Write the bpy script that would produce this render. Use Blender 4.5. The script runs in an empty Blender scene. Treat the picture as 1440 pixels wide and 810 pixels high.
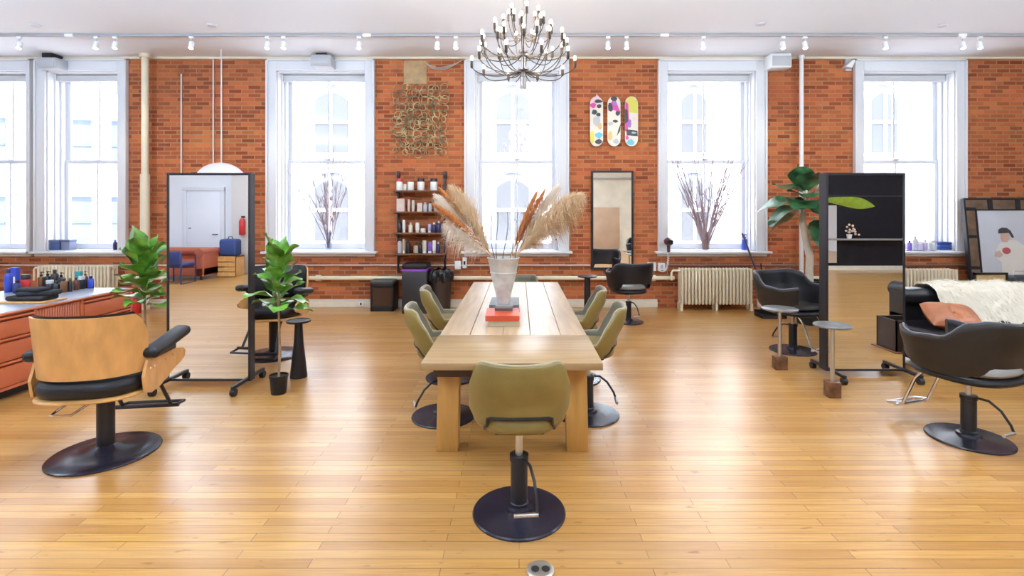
import bpy, bmesh, math, random
from mathutils import Vector, Matrix, Euler
random.seed(11)
PI = math.pi
SC = bpy.context.scene
COL = SC.collection
F, VX, HY, CH = 720.0, 730.0, 297.0, 1.6          # focal (px), principal point, camera height
D = 8.53                                           # distance to the brick wall
H = 4.16                                           # ceiling height

def at(px, py, Y): return ((px-VX)/F*Y, Y, CH-(py-HY)/F*Y)
def fl(px, py):
    Y = CH*F/(py-HY); return ((px-VX)/F*Y, Y)
def ax(px, Y): return (px-VX)/F*Y
def az(py, Y): return CH-(py-HY)/F*Y

# ------------------------------------------------------------------ materials
MATS = {}
def mat(name, col, rough=.5, metal=0, spec=.5, bump=0, bscale=40, var=0, vscale=6, emit=None, es=0, coat=0, sheen=0, stretch=None):
    if name in MATS: return MATS[name]
    m = bpy.data.materials.new(name); m.use_nodes = True
    nt = m.node_tree; N = nt.nodes; L = nt.links
    b = N['Principled BSDF']
    c = tuple(col)+(1,)
    b.inputs['Base Color'].default_value = c
    b.inputs['Roughness'].default_value = rough
    b.inputs['Metallic'].default_value = metal
    b.inputs['Specular IOR Level'].default_value = spec
    if coat:
        b.inputs['Coat Weight'].default_value = coat; b.inputs['Coat Roughness'].default_value = .15
    if sheen: b.inputs['Sheen Weight'].default_value = sheen
    if emit:
        b.inputs['Emission Color'].default_value = tuple(emit)+(1,); b.inputs['Emission Strength'].default_value = es
    if var or bump:
        tc = N.new('ShaderNodeTexCoord'); mp = N.new('ShaderNodeMapping')
        L.new(tc.outputs['Object'], mp.inputs['Vector'])
        if stretch: mp.inputs['Scale'].default_value = stretch
    if var:
        n = N.new('ShaderNodeTexNoise'); n.inputs['Scale'].default_value = vscale; n.inputs['Detail'].default_value = 4
        L.new(mp.outputs['Vector'], n.inputs['Vector'])
        r = N.new('ShaderNodeValToRGB')
        r.color_ramp.elements[0].position = .3; r.color_ramp.elements[1].position = .7
        r.color_ramp.elements[0].color = tuple(max(0, x*(1-var)) for x in col)+(1,)
        r.color_ramp.elements[1].color = tuple(min(1, x*(1+var)) for x in col)+(1,)
        L.new(n.outputs['Fac'], r.inputs['Fac']); L.new(r.outputs['Color'], b.inputs['Base Color'])
    if bump:
        n2 = N.new('ShaderNodeTexNoise'); n2.inputs['Scale'].default_value = bscale; n2.inputs['Detail'].default_value = 3
        L.new(mp.outputs['Vector'], n2.inputs['Vector'])
        bp = N.new('ShaderNodeBump'); bp.inputs['Strength'].default_value = bump; bp.inputs['Distance'].default_value = .01
        L.new(n2.outputs['Fac'], bp.inputs['Height']); L.new(bp.outputs['Normal'], b.inputs['Normal'])
    MATS[name] = m
    return m

def brick_mat(name, c1, c2, mortar, bw, bh, ms, rough, plane, grain=None, bump=.4, stain=0, spec=.5, offset=.5, coat=0, noisecols=None):
    m = bpy.data.materials.new(name); m.use_nodes = True
    nt = m.node_tree; N = nt.nodes; L = nt.links; b = N['Principled BSDF']
    tc = N.new('ShaderNodeTexCoord'); sx = N.new('ShaderNodeSeparateXYZ'); cb = N.new('ShaderNodeCombineXYZ')
    L.new(tc.outputs['Object'], sx.inputs[0])
    a, bb = plane
    L.new(sx.outputs[a], cb.inputs[0]); L.new(sx.outputs[bb], cb.inputs[1])
    br = N.new('ShaderNodeTexBrick')
    br.inputs['Scale'].default_value = 1; br.inputs['Brick Width'].default_value = bw; br.inputs['Row Height'].default_value = bh
    br.inputs['Mortar Size'].default_value = ms; br.inputs['Mortar Smooth'].default_value = .3; br.inputs['Bias'].default_value = 0
    br.inputs['Color1'].default_value = c1+(1,); br.inputs['Color2'].default_value = c2+(1,); br.inputs['Mortar'].default_value = mortar+(1,)
    br.offset = offset
    L.new(cb.outputs[0], br.inputs['Vector'])
    col = br.outputs['Color']
    def mixc(colA, fac, colB, mode='MIX'):
        mx = N.new('ShaderNodeMix'); mx.data_type = 'RGBA'; mx.blend_type = mode
        if hasattr(fac, 'links'): L.new(fac, mx.inputs[0])
        else: mx.inputs[0].default_value = fac
        L.new(colA, mx.inputs[6])
        if hasattr(colB, 'links'): L.new(colB, mx.inputs[7])
        else: mx.inputs[7].default_value = colB+(1,)
        return mx.outputs[2]
    def noise(scale, st=(1,1,1), det=4):
        mp = N.new('ShaderNodeMapping'); mp.inputs['Scale'].default_value = st
        L.new(cb.outputs[0], mp.inputs['Vector'])
        n = N.new('ShaderNodeTexNoise'); n.inputs['Scale'].default_value = scale; n.inputs['Detail'].default_value = det
        L.new(mp.outputs[0], n.inputs['Vector']); return n.outputs['Fac']
    def ramp(fac, p0, p1, v0=0, v1=1):
        mr = N.new('ShaderNodeMapRange'); mr.inputs[1].default_value = p0; mr.inputs[2].default_value = p1
        mr.inputs[3].default_value = v0; mr.inputs[4].default_value = v1
        L.new(fac, mr.inputs[0]); return mr.outputs[0]
    if grain:
        g = noise(grain[0], grain[1])
        col = mixc(col, ramp(g, .35, .7, 0, grain[2]), grain[3])
    for (sc_, st, p0, p1, amt, cc) in (noisecols or []):
        col = mixc(col, ramp(noise(sc_, st), p0, p1, 0, amt), cc)
    L.new(col, b.inputs['Base Color'])
    b.inputs['Roughness'].default_value = rough; b.inputs['Specular IOR Level'].default_value = spec
    if coat: b.inputs['Coat Weight'].default_value = coat; b.inputs['Coat Roughness'].default_value = .27
    bp = N.new('ShaderNodeBump'); bp.inputs['Strength'].default_value = bump; bp.inputs['Distance'].default_value = .006
    bp.invert = True
    L.new(br.outputs['Fac'], bp.inputs['Height']); L.new(bp.outputs['Normal'], b.inputs['Normal'])
    MATS[name] = m
    return m

brick = brick_mat('red_brick', (.60,.170,.056), (.24,.055,.022), (.42,.215,.115), .215, .0685, .009, .85, (0,2), bump=.6, spec=.2,
    noisecols=[(1.1,(1,1,1),.52,.72,.4,(.50,.17,.06)), (.55,(1,.7,1),.48,.72,.35,(.22,.068,.038)), (2.6,(1,1,1),.60,.78,.45,(.13,.042,.03)), (7,(1,2.2,1),.60,.78,.4,(.20,.055,.028)), (5,(1,1.5,1),.66,.8,.5,(.46,.33,.25))])
floor_m = brick_mat('maple_strip_floor', (.41,.19,.040), (.58,.31,.082), (.15,.062,.016), .95, .062, .0024, .29, (0,1), bump=.12,
    grain=(11,(.3,7,1),.6,(.33,.15,.04)), offset=.37, spec=.8, coat=.3,
    noisecols=[(1.3,(.25,3,1),.5,.75,.4,(.66,.43,.20)), (3.5,(.3,4,1),.62,.8,.45,(.38,.18,.055)), (16,(.5,1.7,1),.655,.72,.65,(.20,.085,.025)), (26,(.12,7,1),.55,.75,.35,(.70,.45,.22))])
white_wall = mat('white_plaster', (.80,.81,.84), .75, bump=.05, bscale=30)
cream_wall = mat('cream_plaster', (.72,.66,.53), .8, var=.1, vscale=2)
black_wall = mat('black_panel', (.011,.010,.014), .6, spec=.25, var=.15)
ceil_m = mat('ceiling_paint', (.80,.83,.89), .8, bump=.04, bscale=12)
wtrim = mat('window_white_paint', (.72,.72,.75), .45, bump=.03, bscale=60)
sashm = mat('sash_paint', (.66,.67,.72), .45)
cream = mat('cream_pipe_paint', (.74,.66,.49), .5, var=.06)
base_m = mat('baseboard_paint', (.74,.68,.56), .55, var=.05)
blackm = mat('black_metal', (.018,.017,.022), .38, metal=.3)
discm = mat('black_base_enamel', (.018,.016,.026), .25, spec=.45, var=.15, vscale=3)
frame_black = mat('black_frame', (.014,.013,.017), .45, spec=.35)
chrome = mat('chrome', (.75,.75,.78), .15, metal=1)
steel = mat('brushed_steel', (.55,.53,.52), .3, metal=1)
leather = mat('black_leather', (.013,.012,.014), .38, spec=.32, bump=.15, bscale=160)
leather_hi = mat('charcoal_leather', (.020,.016,.014), .36, spec=.32, bump=.12, bscale=160)
olive = mat('olive_leather', (.205,.15,.042), .42, bump=.12, bscale=150, var=.18, vscale=5)
olive_in = mat('olive_leather_inside', (.135,.12,.075), .38, bump=.12, bscale=150, var=.15)
piping_m = mat('olive_piping', (.40,.35,.24), .5)
grey_cush = mat('grey_seat_vinyl', (.32,.31,.30), .35, bump=.08, bscale=150)
plywood = mat('bent_plywood', (.60,.315,.105), .35, var=.14, vscale=5, stretch=(3,3,1.2), coat=.2)
ply_edge = mat('plywood_edge', (.62,.40,.2), .5)
oak = mat('oak_top', (.47,.335,.205), .36, var=.2, vscale=3.2, stretch=(7,.6,7), bump=.05, bscale=12)
oak_x = mat('oak_end_leaf', (.35,.225,.105), .36, var=.18, vscale=3.2, stretch=(.6,7,7))
oak_leg = mat('oak_leg', (.47,.25,.065), .45, var=.16, vscale=3, stretch=(6,6,.7))
mirror = mat('mirror_glass', (.93,.94,.95), .0, metal=1)
coral = mat('coral_lacquer', (.53,.135,.055), .38, var=.07, vscale=3)
coral_d = mat('coral_lacquer_tambour', (.46,.115,.045), .42)
topm = mat('pale_laminate_top', (.27,.29,.35), .3)
leaf_m = mat('fig_leaf', (.13,.31,.04), .28, var=.6, vscale=9, spec=.6)
leaf_d = mat('monstera_leaf', (.045,.13,.05), .28, var=.6, vscale=8)
leaf_l = mat('paradise_leaf', (.28,.48,.06), .35, var=.2, vscale=8)
bark = mat('brown_stem', (.30,.19,.10), .7, var=.2)
bark_w = mat('pale_trunk', (.62,.54,.44), .7, var=.12)
soil = mat('soil', (.03,.02,.012), .95, bump=.5, bscale=80)
potblack = mat('black_pot', (.014,.012,.012), .45, spec=.35)
concrete = mat('grey_galvanised', (.58,.57,.55), .5, metal=.1, var=.25, vscale=11)
plume_c = mat('cream_plume', (.74,.56,.36), .8)
plume_w = mat('pale_plume', (.86,.77,.66), .8)
plume_o = mat('rust_plume', (.62,.24,.07), .8)
plume_b = mat('tan_plume', (.66,.42,.22), .8)
twigm = mat('dark_twig', (.09,.065,.06), .8)
twig_p = mat('grey_purple_twig', (.34,.25,.27), .85)
fur_m = mat('ivory_fur', (.88,.82,.70), .9, sheen=.3)
tan_leather = mat('cognac_leather', (.42,.15,.065), .45, bump=.3, bscale=25, var=.2)
gold = mat('gold_wire', (.34,.27,.13), .45, metal=.1, var=.9, vscale=7)
woodshelf = mat('walnut_shelf', (.16,.065,.03), .5, var=.2)
paper = mat('book_pages', (.80,.76,.68), .7)
bulbm = mat('lit_bulb', (1,.9,.7), .3, emit=(1,.82,.58), es=3.5)
brassy = mat('nickel_brass', (.42,.36,.29), .3, metal=1)
lens = mat('lamp_lens', (1,1,1), .3, emit=(1,.97,.92), es=5)
difm = mat('fill_diffuser', (1,1,1), .4, emit=(1,.97,.93), es=3)  # glowing underside of the added fill lamps
white_pl = mat('white_enamel', (.82,.82,.83), .4)
grey_pl = mat('grey_plastic', (.48,.48,.51), .5)
stone_f = mat('pale_stone_facade', (.78,.79,.82), .85, var=.05, vscale=2)
stone_g = mat('grey_stone_trim', (.16,.18,.23), .85)
brickpale = mat('pale_pink_brick', (.72,.52,.47), .85, var=.1, vscale=3)
win_dark = mat('street_window_pane', (.085,.09,.10), .4, spec=.2)
asphalt = mat('concrete_street', (.5,.5,.52), .9)
marble = mat('marble_top', (.17,.17,.165), .3, var=.45, vscale=14)
brownblock = mat('brown_marble_block', (.14,.06,.03), .3, var=.6, vscale=16)

def glass_mat(name, tint=(1,1,1), refl=.06):
    m = bpy.data.materials.new(name); m.use_nodes = True
    nt = m.node_tree; N = nt.nodes; L = nt.links
    N.remove(N['Principled BSDF'])
    t = N.new('ShaderNodeBsdfTransparent'); t.inputs[0].default_value = tint+(1,)
    g = N.new('ShaderNodeBsdfGlossy'); g.inputs['Roughness'].default_value = .02
    mx = N.new('ShaderNodeMixShader'); mx.inputs[0].default_value = refl
    L.new(t.outputs[0], mx.inputs[1]); L.new(g.outputs[0], mx.inputs[2])
    L.new(mx.outputs[0], N['Material Output'].inputs['Surface'])
    MATS[name] = m; return m
pane_m = glass_mat('window_glass')
vase_glass = glass_mat('clear_glass', (.86,.9,.95), .12)

def plain(name, c, r=.4, **k): return mat(name, c, r, **k)

# ------------------------------------------------------------------ mesh builder
class MB:
    def __init__(s): s.v = []; s.f = []; s.m = []; s.mi = 0
    def add(s, vs, fs, M=None):
        o = len(s.v)
        s.v += [tuple(M @ Vector(p)) for p in vs] if M else [tuple(p) for p in vs]
        s.f += [tuple(i+o for i in f) for f in fs]; s.m += [s.mi]*len(fs)
        return s
    def box(s, x0, x1, y0, y1, z0, z1, bev=0, seg=2, M=None):
        x0, x1 = sorted((x0,x1)); y0, y1 = sorted((y0,y1)); z0, z1 = sorted((z0,z1))
        if not bev:
            vs = [(x,y,z) for x in (x0,x1) for y in (y0,y1) for z in (z0,z1)]
            return s.add(vs, [(0,1,3,2),(4,6,7,5),(0,4,5,1),(2,3,7,6),(0,2,6,4),(1,5,7,3)], M)
        b = bmesh.new()
        bmesh.ops.create_cube(b, size=1)
        for v in b.verts: v.co = Vector(((x0+x1)/2+v.co.x*(x1-x0), (y0+y1)/2+v.co.y*(y1-y0), (z0+z1)/2+v.co.z*(z1-z0)))
        bv = min(bev, .49*min(x1-x0, y1-y0, z1-z0))
        bmesh.ops.bevel(b, geom=b.edges[:], offset=bv, segments=seg, profile=.5, affect='EDGES')
        b.verts.index_update()
        vs = [v.co[:] for v in b.verts]; fs = [[v.index for v in f.verts] for f in b.faces]
        b.free(); return s.add(vs, fs, M)
    def tube(s, pts, r, n=8, M=None, cap=True, closed=False):
        pts = [Vector(p) for p in pts]; k = len(pts)
        rs = r if isinstance(r, (list, tuple)) else [r]*k
        vs = []; up = None
        for i, p in enumerate(pts):
            if closed: t = pts[(i+1) % k]-pts[i-1]
            else: t = pts[min(i+1,k-1)]-pts[max(i-1,0)]
            if t.length < 1e-9: t = Vector((0,0,1))
            t.normalize()
            if up is None:
                up = Vector((0,0,1)) if abs(t.z) < .9 else Vector((1,0,0))
            a = t.cross(up)
            if a.length < 1e-6: a = t.cross(Vector((.3,.9,.1)))
            a.normalize(); b = a.cross(t); b.normalize(); up = b
            for j in range(n):
                th = 2*PI*j/n
                vs.append(p+(a*math.cos(th)+b*math.sin(th))*rs[i])
        fs = []
        for i in range(k if closed else k-1):
            i2 = (i+1) % k
            for j in range(n):
                j2 = (j+1) % n
                fs.append((i*n+j, i*n+j2, i2*n+j2, i2*n+j))
        if cap and not closed:
            fs.append(tuple(range(n-1,-1,-1))); fs.append(tuple((k-1)*n+j for j in range(n)))
        return s.add(vs, fs, M)
    def cyl(s, c, r, z0, z1, n=24, M=None): return s.lathe([(r,z0),(r,z1)], c, n, M)
    def lathe(s, prof, c=(0,0), n=24, M=None):
        vs = []; fs = []
        for (r, z) in prof:
            for j in range(n):
                a = 2*PI*j/n; vs.append((c[0]+r*math.cos(a), c[1]+r*math.sin(a), z))
        for i in range(len(prof)-1):
            for j in range(n):
                j2 = (j+1) % n
                fs.append((i*n+j, i*n+j2, (i+1)*n+j2, (i+1)*n+j))
        fs.append(tuple(range(n-1,-1,-1)))
        fs.append(tuple((len(prof)-1)*n+j for j in range(n)))
        return s.add(vs, fs, M)
    def ball(s, c, r, nu=12, nv=8, M=None):
        rx, ry, rz = r if isinstance(r, (tuple,list)) else (r,r,r)
        vs = [(c[0],c[1],c[2]-rz)]; fs = []
        for i in range(1, nv):
            ph = -PI/2+PI*i/nv
            for j in range(nu):
                a = 2*PI*j/nu
                vs.append((c[0]+rx*math.cos(ph)*math.cos(a), c[1]+ry*math.cos(ph)*math.sin(a), c[2]+rz*math.sin(ph)))
        vs.append((c[0],c[1],c[2]+rz)); top = len(vs)-1
        for j in range(nu):
            j2 = (j+1) % nu
            fs.append((0, 1+j2, 1+j)); fs.append((top, 1+(nv-2)*nu+j, 1+(nv-2)*nu+j2))
        for i in range(nv-2):
            for j in range(nu):
                j2 = (j+1) % nu
                fs.append((1+i*nu+j, 1+i*nu+j2, 1+(i+1)*nu+j2, 1+(i+1)*nu+j))
        return s.add(vs, fs, M)
    def grid(s, fn, nu, nv, M=None, loop=False):
        vs = [fn(i/nu, j/nv) for i in range(nu+1) for j in range(nv+1)]
        fs = [(i*(nv+1)+j, (i+1)*(nv+1)+j, (i+1)*(nv+1)+j+1, i*(nv+1)+j+1) for i in range(nu) for j in range(nv)]
        return s.add(vs, fs, M)
    def prism(s, poly, y0, y1, M=None):
        """outline in x,z pulled along y"""
        n = len(poly)
        vs = [(x,y0,z) for x,z in poly]+[(x,y1,z) for x,z in poly]
        fs = [tuple(range(n)), tuple(range(2*n-1,n-1,-1))]+[(i,i+n,(i+1)%n+n,(i+1)%n) for i in range(n)]
        return s.add(vs, fs, M)
    def obj(s, name, mats, parent=None, loc=None, rotz=0, smooth=True, angle=40):
        me = bpy.data.meshes.new(name)
        me.from_pydata(s.v, [], s.f)
        for m in (mats if isinstance(mats, (list,tuple)) else [mats]): me.materials.append(m)
        me.polygons.foreach_set('material_index', s.m)
        b = bmesh.new(); b.from_mesh(me); bmesh.ops.recalc_face_normals(b, faces=b.faces[:]); b.to_mesh(me); b.free()
        if smooth:
            me.shade_smooth(); me.set_sharp_from_angle(angle=math.radians(angle))
        o = bpy.data.objects.new(name, me); COL.objects.link(o)
        if parent: o.parent = parent
        if loc: o.location = loc
        o.rotation_euler.z = rotz
        return o

def tag(o, label, cat, group=None):
    o['label'] = label; o['category'] = cat
    if group: o['group'] = group
    elif 'group' in o: del o['group']
    return o
def thing(name, label, cat, loc=(0,0,0), rotz=0, group=None):
    o = bpy.data.objects.new(name, None); COL.objects.link(o); o.empty_display_size = .1
    o.location = loc; o.rotation_euler.z = rotz
    return tag(o, label, cat, group)
def dup(root, loc, rotz=0, label=None, group=None):
    r = root.copy(); COL.objects.link(r); r.location = loc; r.rotation_euler.z = rotz
    if label: r['label'] = label
    if group: r['group'] = group
    for ch in list(root.children):
        c = ch.copy(); COL.objects.link(c); c.parent = r
        for g in list(ch.children):
            d = g.copy(); COL.objects.link(d); d.parent = c
    return r
def struct(o): o['kind'] = 'structure'; return o
def sempty(name, loc=(0,0,0)):
    o = bpy.data.objects.new(name, None); COL.objects.link(o); o.location = loc; o['kind'] = 'structure'; return o
ORD = ['first','second','third','fourth','fifth','sixth','seventh','eighth','ninth','tenth','eleventh','twelfth']

# ------------------------------------------------------------------ room shell
XL, XR, YR = -10.2, 12.6, -4.0
WY2 = D+.44
ZS, ZT = .937, 3.93          # opening bottom / top
wins = [(-9.36,-8.18),(-7.866,-6.66),(-4.03,-2.56),(-.735,.663),(2.464,3.933),(5.72,7.26)]
struct(MB().box(XL-.2, XR+.2, YR-.2, WY2, -.2, 0).obj('floor', floor_m, smooth=False))
struct(MB().box(XL-.2, XR+.2, YR-.2, WY2, H, H+.25).obj('ceiling', ceil_m, smooth=False))
w = MB()
w.box(XL, XR, D, WY2, 0, ZS)
w.box(XL, XR, D, WY2, ZT, H)
xs = [XL]+[x for a in wins for x in a]+[XR]
for i in range(0, len(xs), 2): w.box(xs[i], xs[i+1], D, WY2, ZS, ZT)
struct(w.obj('wall_back', brick, smooth=False))
struct(MB().box(XL-.2, XL, YR-.2, WY2, 0, H).obj('wall_left', white_wall, smooth=False))
struct(MB().box(XR, XR+.2, YR-.2, WY2, 0, H).obj('wall_right', white_wall, smooth=False))
rw = MB()
rw.mi = 0; rw.box(XL, 1.5, YR-.2, YR, 0, H)
rw.mi = 1; rw.box(1.5, 7.6, YR-.2, YR, 0, H)
rw.mi = 2; rw.box(7.6, XR, YR-.2, YR, .12, H)
rw.mi = 3; rw.box(7.6, XR, YR-.2, YR+.02, 0, .12)
struct(rw.obj('wall_front', [white_wall, cream_wall, black_wall, base_m], smooth=False))
struct(MB().box(7.6, XR, YR, YR+.22, .82, .86, .004).obj('trim_1', plain('ledge_grey', (.28,.25,.22), .4), smooth=False))
struct(MB().box(7.6, XR, YR, YR+.03, 2.0, 2.02).obj('trim_2', plain('seam_grey', (.06,.055,.06), .5), smooth=False))
struct(MB().box(-6.6, -5.95, YR, YR+.25, 0, H, .01).obj('wall_pier', cream_wall))
struct(MB().box(-7.37, -6.9, YR, YR+.2, 0, H, .01).obj('wall_column', plain('pale_beige_plaster', (.66,.62,.58), .8)))
bb = MB()
for a, b_ in ((XL,-9.4),(-7.0,2.3),(3.95,5.5),(7.4,XR)):
    bb.box(a, b_, D-.035, D, 0, .10, .006); bb.box(a, b_, D-.022, D, .10, .135, .008)
struct(bb.obj('baseboard_back', base_m))
struct(MB().box(XL, XR, D-.05, D, H-.035, H).obj('trim_3', plain('cornice_cream', (.74,.64,.5), .6), smooth=False))

# doors on the wall behind the camera (seen in the mirrors)
dr = sempty('door_1', (-8.17, YR, 0))
MB().box(-.44,.44,0,.05,0,2.13,.004).obj('panel', plain('door_white', (.78,.79,.83), .45), dr)
tr = MB(); tr.box(-.54,-.44,0,.07,0,2.2,.005); tr.box(.44,.54,0,.07,0,2.2,.005); tr.box(-.54,.54,0,.075,2.13,2.23,.005); tr.obj('frame', wtrim, dr)
MB().tube([(.36,.05,1.0),(.36,.1,1.0),(.25,.1,1.0)], .012).cyl((-.36,.055), .03, 1.15, 1.17).obj('handle', blackm, dr)
dr = sempty('door_2', (3.55, YR, 0))
MB().box(-.55,.55,0,.06,0,1.76,.004).obj('panel', plain('tan_plywood', (.50,.34,.22), .6, var=.08, vscale=2), dr)
dr.children[0].data.name = 'panel'
struct(MB().tube([(1.6,YR+.06,2.95),(7.5,YR+.06,2.95)], .035, 10).obj('trim_4', grey_pl))

# windows
GY = D+.33
OUTR = {0:(.10,.09),1:(.17,.16),2:(.165,.165),3:(.175,.165),4:(.165,.175),5:(.165,.155)}
for i, (a, b_) in enumerate(wins):
    wn = sempty('window_%d' % (i+1), ((a+b_)/2, D, ZS))
    hw = (b_-a)/2; hh = ZT-ZS
    l, r = OUTR[i]
    c = MB()
    for (x0,x1) in ((-hw-l,-hw),(hw,hw+r)):
        c.box(x0,x1,-.045,0,0,hh+.19,.006)
        s_ = -1 if x0 < 0 else 1
        xo = x0 if s_ < 0 else x1
        c.box(xo, xo-s_*.035, -.075, -.04, 0, hh+.19, .008)
    c.box(-hw,hw,-.045,0,hh,hh+.19,.006); c.box(-hw-l,hw+r,-.075,-.04,hh+.155,hh+.19,.008)
    c.box(-hw-.001,hw+.001,-.055,-.04,hh,hh+.02)
    c.obj('casing', wtrim, wn)
    j = MB()
    j.box(-hw,-hw+.015,0,.45,0,hh); j.box(hw-.015,hw,0,.45,0,hh); j.box(-hw,hw,0,.45,hh-.015,hh); j.box(-hw,hw,.0,.45,0,.012)
    for s_ in (-1,1):
        j.box(s_*(hw-.015), s_*(hw-.05), .23, .29, .012, hh, .004)
        j.box(s_*(hw-.015), s_*(hw-.035), .12, .14, .012, hh, .004)
    j.box(-hw+.015,hw-.015,.23,.29,hh-.07,hh-.015,.004)
    j.obj('jamb', wtrim, wn)
    MB().box(-hw-l-.05,hw+r+.05,-.14,.0,-.035,.0,.006).box(-hw-l,hw+r,-.05,0,-.085,-.035,.005).obj('sill', wtrim, wn)
    zm = 2.45-ZS
    def sash(z0, z1, y0, nm):
        sw = .075
        q = MB()
        q.box(-hw+.03,-hw+.03+sw,y0,y0+.045,z0,z1,.006); q.box(hw-.03-sw,hw-.03,y0,y0+.045,z0,z1,.006)
        q.box(-hw+.03+sw,hw-.03-sw,y0,y0+.045,z1-.06,z1,.006); q.box(-hw+.03+sw,hw-.03-sw,y0,y0+.045,z0,z0+(.1 if z0 < .2 else .05),.006)
        q.box(-.014,.014,y0+.005,y0+.04,z0+.04,z1-.05,.004)
        so = q.obj(nm, sashm, wn)
        MB().box(-hw+.09,hw-.09,y0+.018,y0+.024,z0+.04,z1-.05).obj('pane', pane_m, so, smooth=False)
    sash(zm-.02, hh-.02, .335, 'upper_sash'); sash(.012, zm+.03, .29, 'lower_sash')
    MB().box(-hw+.02,hw-.02,.145,.225,hh-.13,hh-.02,.02,3).obj('roller_blind', plain('blind_grey', (.60,.60,.62), .6), wn)
    MB().box(-.05,.05,.27,.292,zm+.03,zm+.045,.004).obj('sash_lock', brassy, wn)

# ------------------------------------------------------------------ street outside
st = MB().box(-60,60,WY2+.3,60,-6.2,-6).obj('street_ground', asphalt, smooth=False); struct(st)
def arch_poly(w, h, rise, n=10):
    p = [(-w/2,0),(w/2,0),(w/2,h-rise)]
    for k in range(1,n): 
        t = k/n; p.append((w/2-w*t, h-rise+rise*math.sin(PI*t)**.8 if True else 0))
    p.append((-w/2,h-rise)); return p
def building(x0, x1, Y, xsw, label, mwall, ww, wh, zs, quoin=None, upper=None):
    b = thing('street_building', label, 'building', ((x0+x1)/2, Y, -6))
    ox = (x0+x1)/2
    q = MB(); q.box(x0-ox,x1-ox,0,6,0,20); q.obj('facade', mwall, b, smooth=False)
    lg = MB()
    for z in zs: lg.box(x0-ox,x1-ox,-.22,0,z-.75+6,z-.5+6,.03); 
    lg.obj('ledge', stone_f, b)
    if quoin:
        k = MB()
        for n_ in range(44): 
            z = n_*.42; wd = .75 if n_%2 else .6
            k.box(quoin-ox-wd/2, quoin-ox+wd/2, -.12, 0, z, z+.36, .03)
        k.obj('quoin_column', stone_f, b)
    if upper:
        u = MB()
        for (ux0,ux1,uz0,uz1) in upper: u.box(ux0-ox,ux1-ox,-.03,0,uz0+6,uz1+6)
        u.obj('brick_band', brickpale, b, smooth=False)
    for x in xsw:
        for z in zs:
            T = Matrix.Translation((x-ox, 0, z+6))
            s = MB()
            p1 = arch_poly(ww+.5, wh+.28, .42); 
            s.prism(p1, -.10, 0, T)
            wo = s.obj('window_surround', stone_g, b)
            g = MB(); g.prism(arch_poly(ww, wh, .3), -.13, -.1, T); g.obj('street_pane', win_dark, wo)
            m_ = MB(); m_.box(-.05,.05,-.18,-.13,0,wh-.02,0,2,T); m_.box(-ww/2,ww/2,-.17,-.13,wh*.48,wh*.54,0,2,T)
            m_.box(-ww/2-.35,ww/2+.35,-.3,-.1,-.2,0,.03,2,T); m_.obj('mullion', stone_f, wo)
zs = [-2.75, .65, 4.05-.15, 7.3]
zs = [-2.7, .45, 3.85, 7.25]
building(-9.6, 2.6, 20.0, [-7.3,-3.7,-.25], 'pale grey stone building with arched windows across the street, behind the centre window', stone_f, 1.25, 2.35, zs, quoin=-8.75)
building(2.7, 30, 20.0, [6.8,10.4,14.2,17.8,21.4], 'white building with pinkish brick patches across the street behind the right windows', stone_f, .95, 2.35, zs, upper=[(4.9,5.9,5.2,6.9),(7.8,8.9,4.6,6.6),(5,6,.6,1.6),(4,9,-6,-1)])
bl = thing('street_building', 'ornate white cast iron building with columns and cornices, behind the two leftmost windows', 'building', (-19.0, 21.2, -6), math.radians(10))
MB().box(-8,7.4,0,6,0,20).obj('facade', stone_f, bl, smooth=False)
cr = MB()
for z in (2.2, 5.4, 8.6, 11.8, 15): cr.box(-8,7.4,-.5,0,z,z+.22,.05); cr.box(-8,7.4,-.3,0,z-.3,z,.04)
cr.obj('cornice', stone_f, bl)
for x in [-7+1.55*k for k in range(10)]:
    for z in (2.9, 6.1, 9.3, 12.5):
        pn = MB().box(x-.4,x+.4,-.03,.0,z,z+2.1).box(x-.4,x+.4,-.08,-.02,z+1.0,z+1.06).obj('street_pane', plain('blue_grey_pane', (.10,.12,.16), .4, spec=.2), bl, smooth=False)
    c_ = MB()
    for z in (2.45, 5.65, 8.85, 12.05): c_.lathe([(.2,z),(.2,z+.12),(.13,z+.16),(.12,z+2.3),(.2,z+2.42),(.2,z+2.6)], (x+.77,-.15), 12)
    c_.obj('column', stone_f, bl)

# ------------------------------------------------------------------ pipes and wall fittings
def pipe(pts, r, label, m=cream, name='steam_pipe', n=12, fit=None):
    p = MB(); p.tube(pts, r, n)
    for (c0, c1, rr) in (fit or []): p.tube([c0, c1], rr, n)
    return tag(p.obj(name, m), label, 'pipe')
zp = az(391, 8.42)
pipe([(ax(60,8.42),8.42,zp),(ax(948,8.42),8.42,zp)], .036, 'thick cream steam pipe running low along the brick wall', fit=[((x-.04,8.42,zp),(x+.04,8.42,zp),.05) for x in (-3.3,-1.15,2.2)])
pipe([(ax(1058,8.42),8.42,zp),(ax(1340,8.42),8.42,zp)], .034, 'cream steam pipe to the right of the long cream radiator')
zc = az(373, 8.5)
pipe([(XL+.05,8.5,zc),(ax(830,8.5),8.5,zc)], .014, 'thin pale conduit running along the brick under the left windows', m=plain('conduit_pale', (.60,.52,.46), .5), name='conduit')
pipe([(ax(905,8.5),8.5,zc),(ax(1400,8.5),8.5,zc)], .014, 'thin dark conduit running above the long cream radiator', m=plain('conduit_dark', (.22,.17,.15), .5), name='conduit')
x = ax(204, 8.35)
pipe([(x,8.35,0),(x,8.35,H-.001)], .052, 'tall cream riser pipe standing floor to ceiling beside the left window', name='riser_pipe',
     fit=[((x,8.35,0),(x,8.35,az(245,8.35)),.068),((x,8.35,H-.06),(x,8.35,H-.001),.085)])
x = ax(1127, 8.42)
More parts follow.
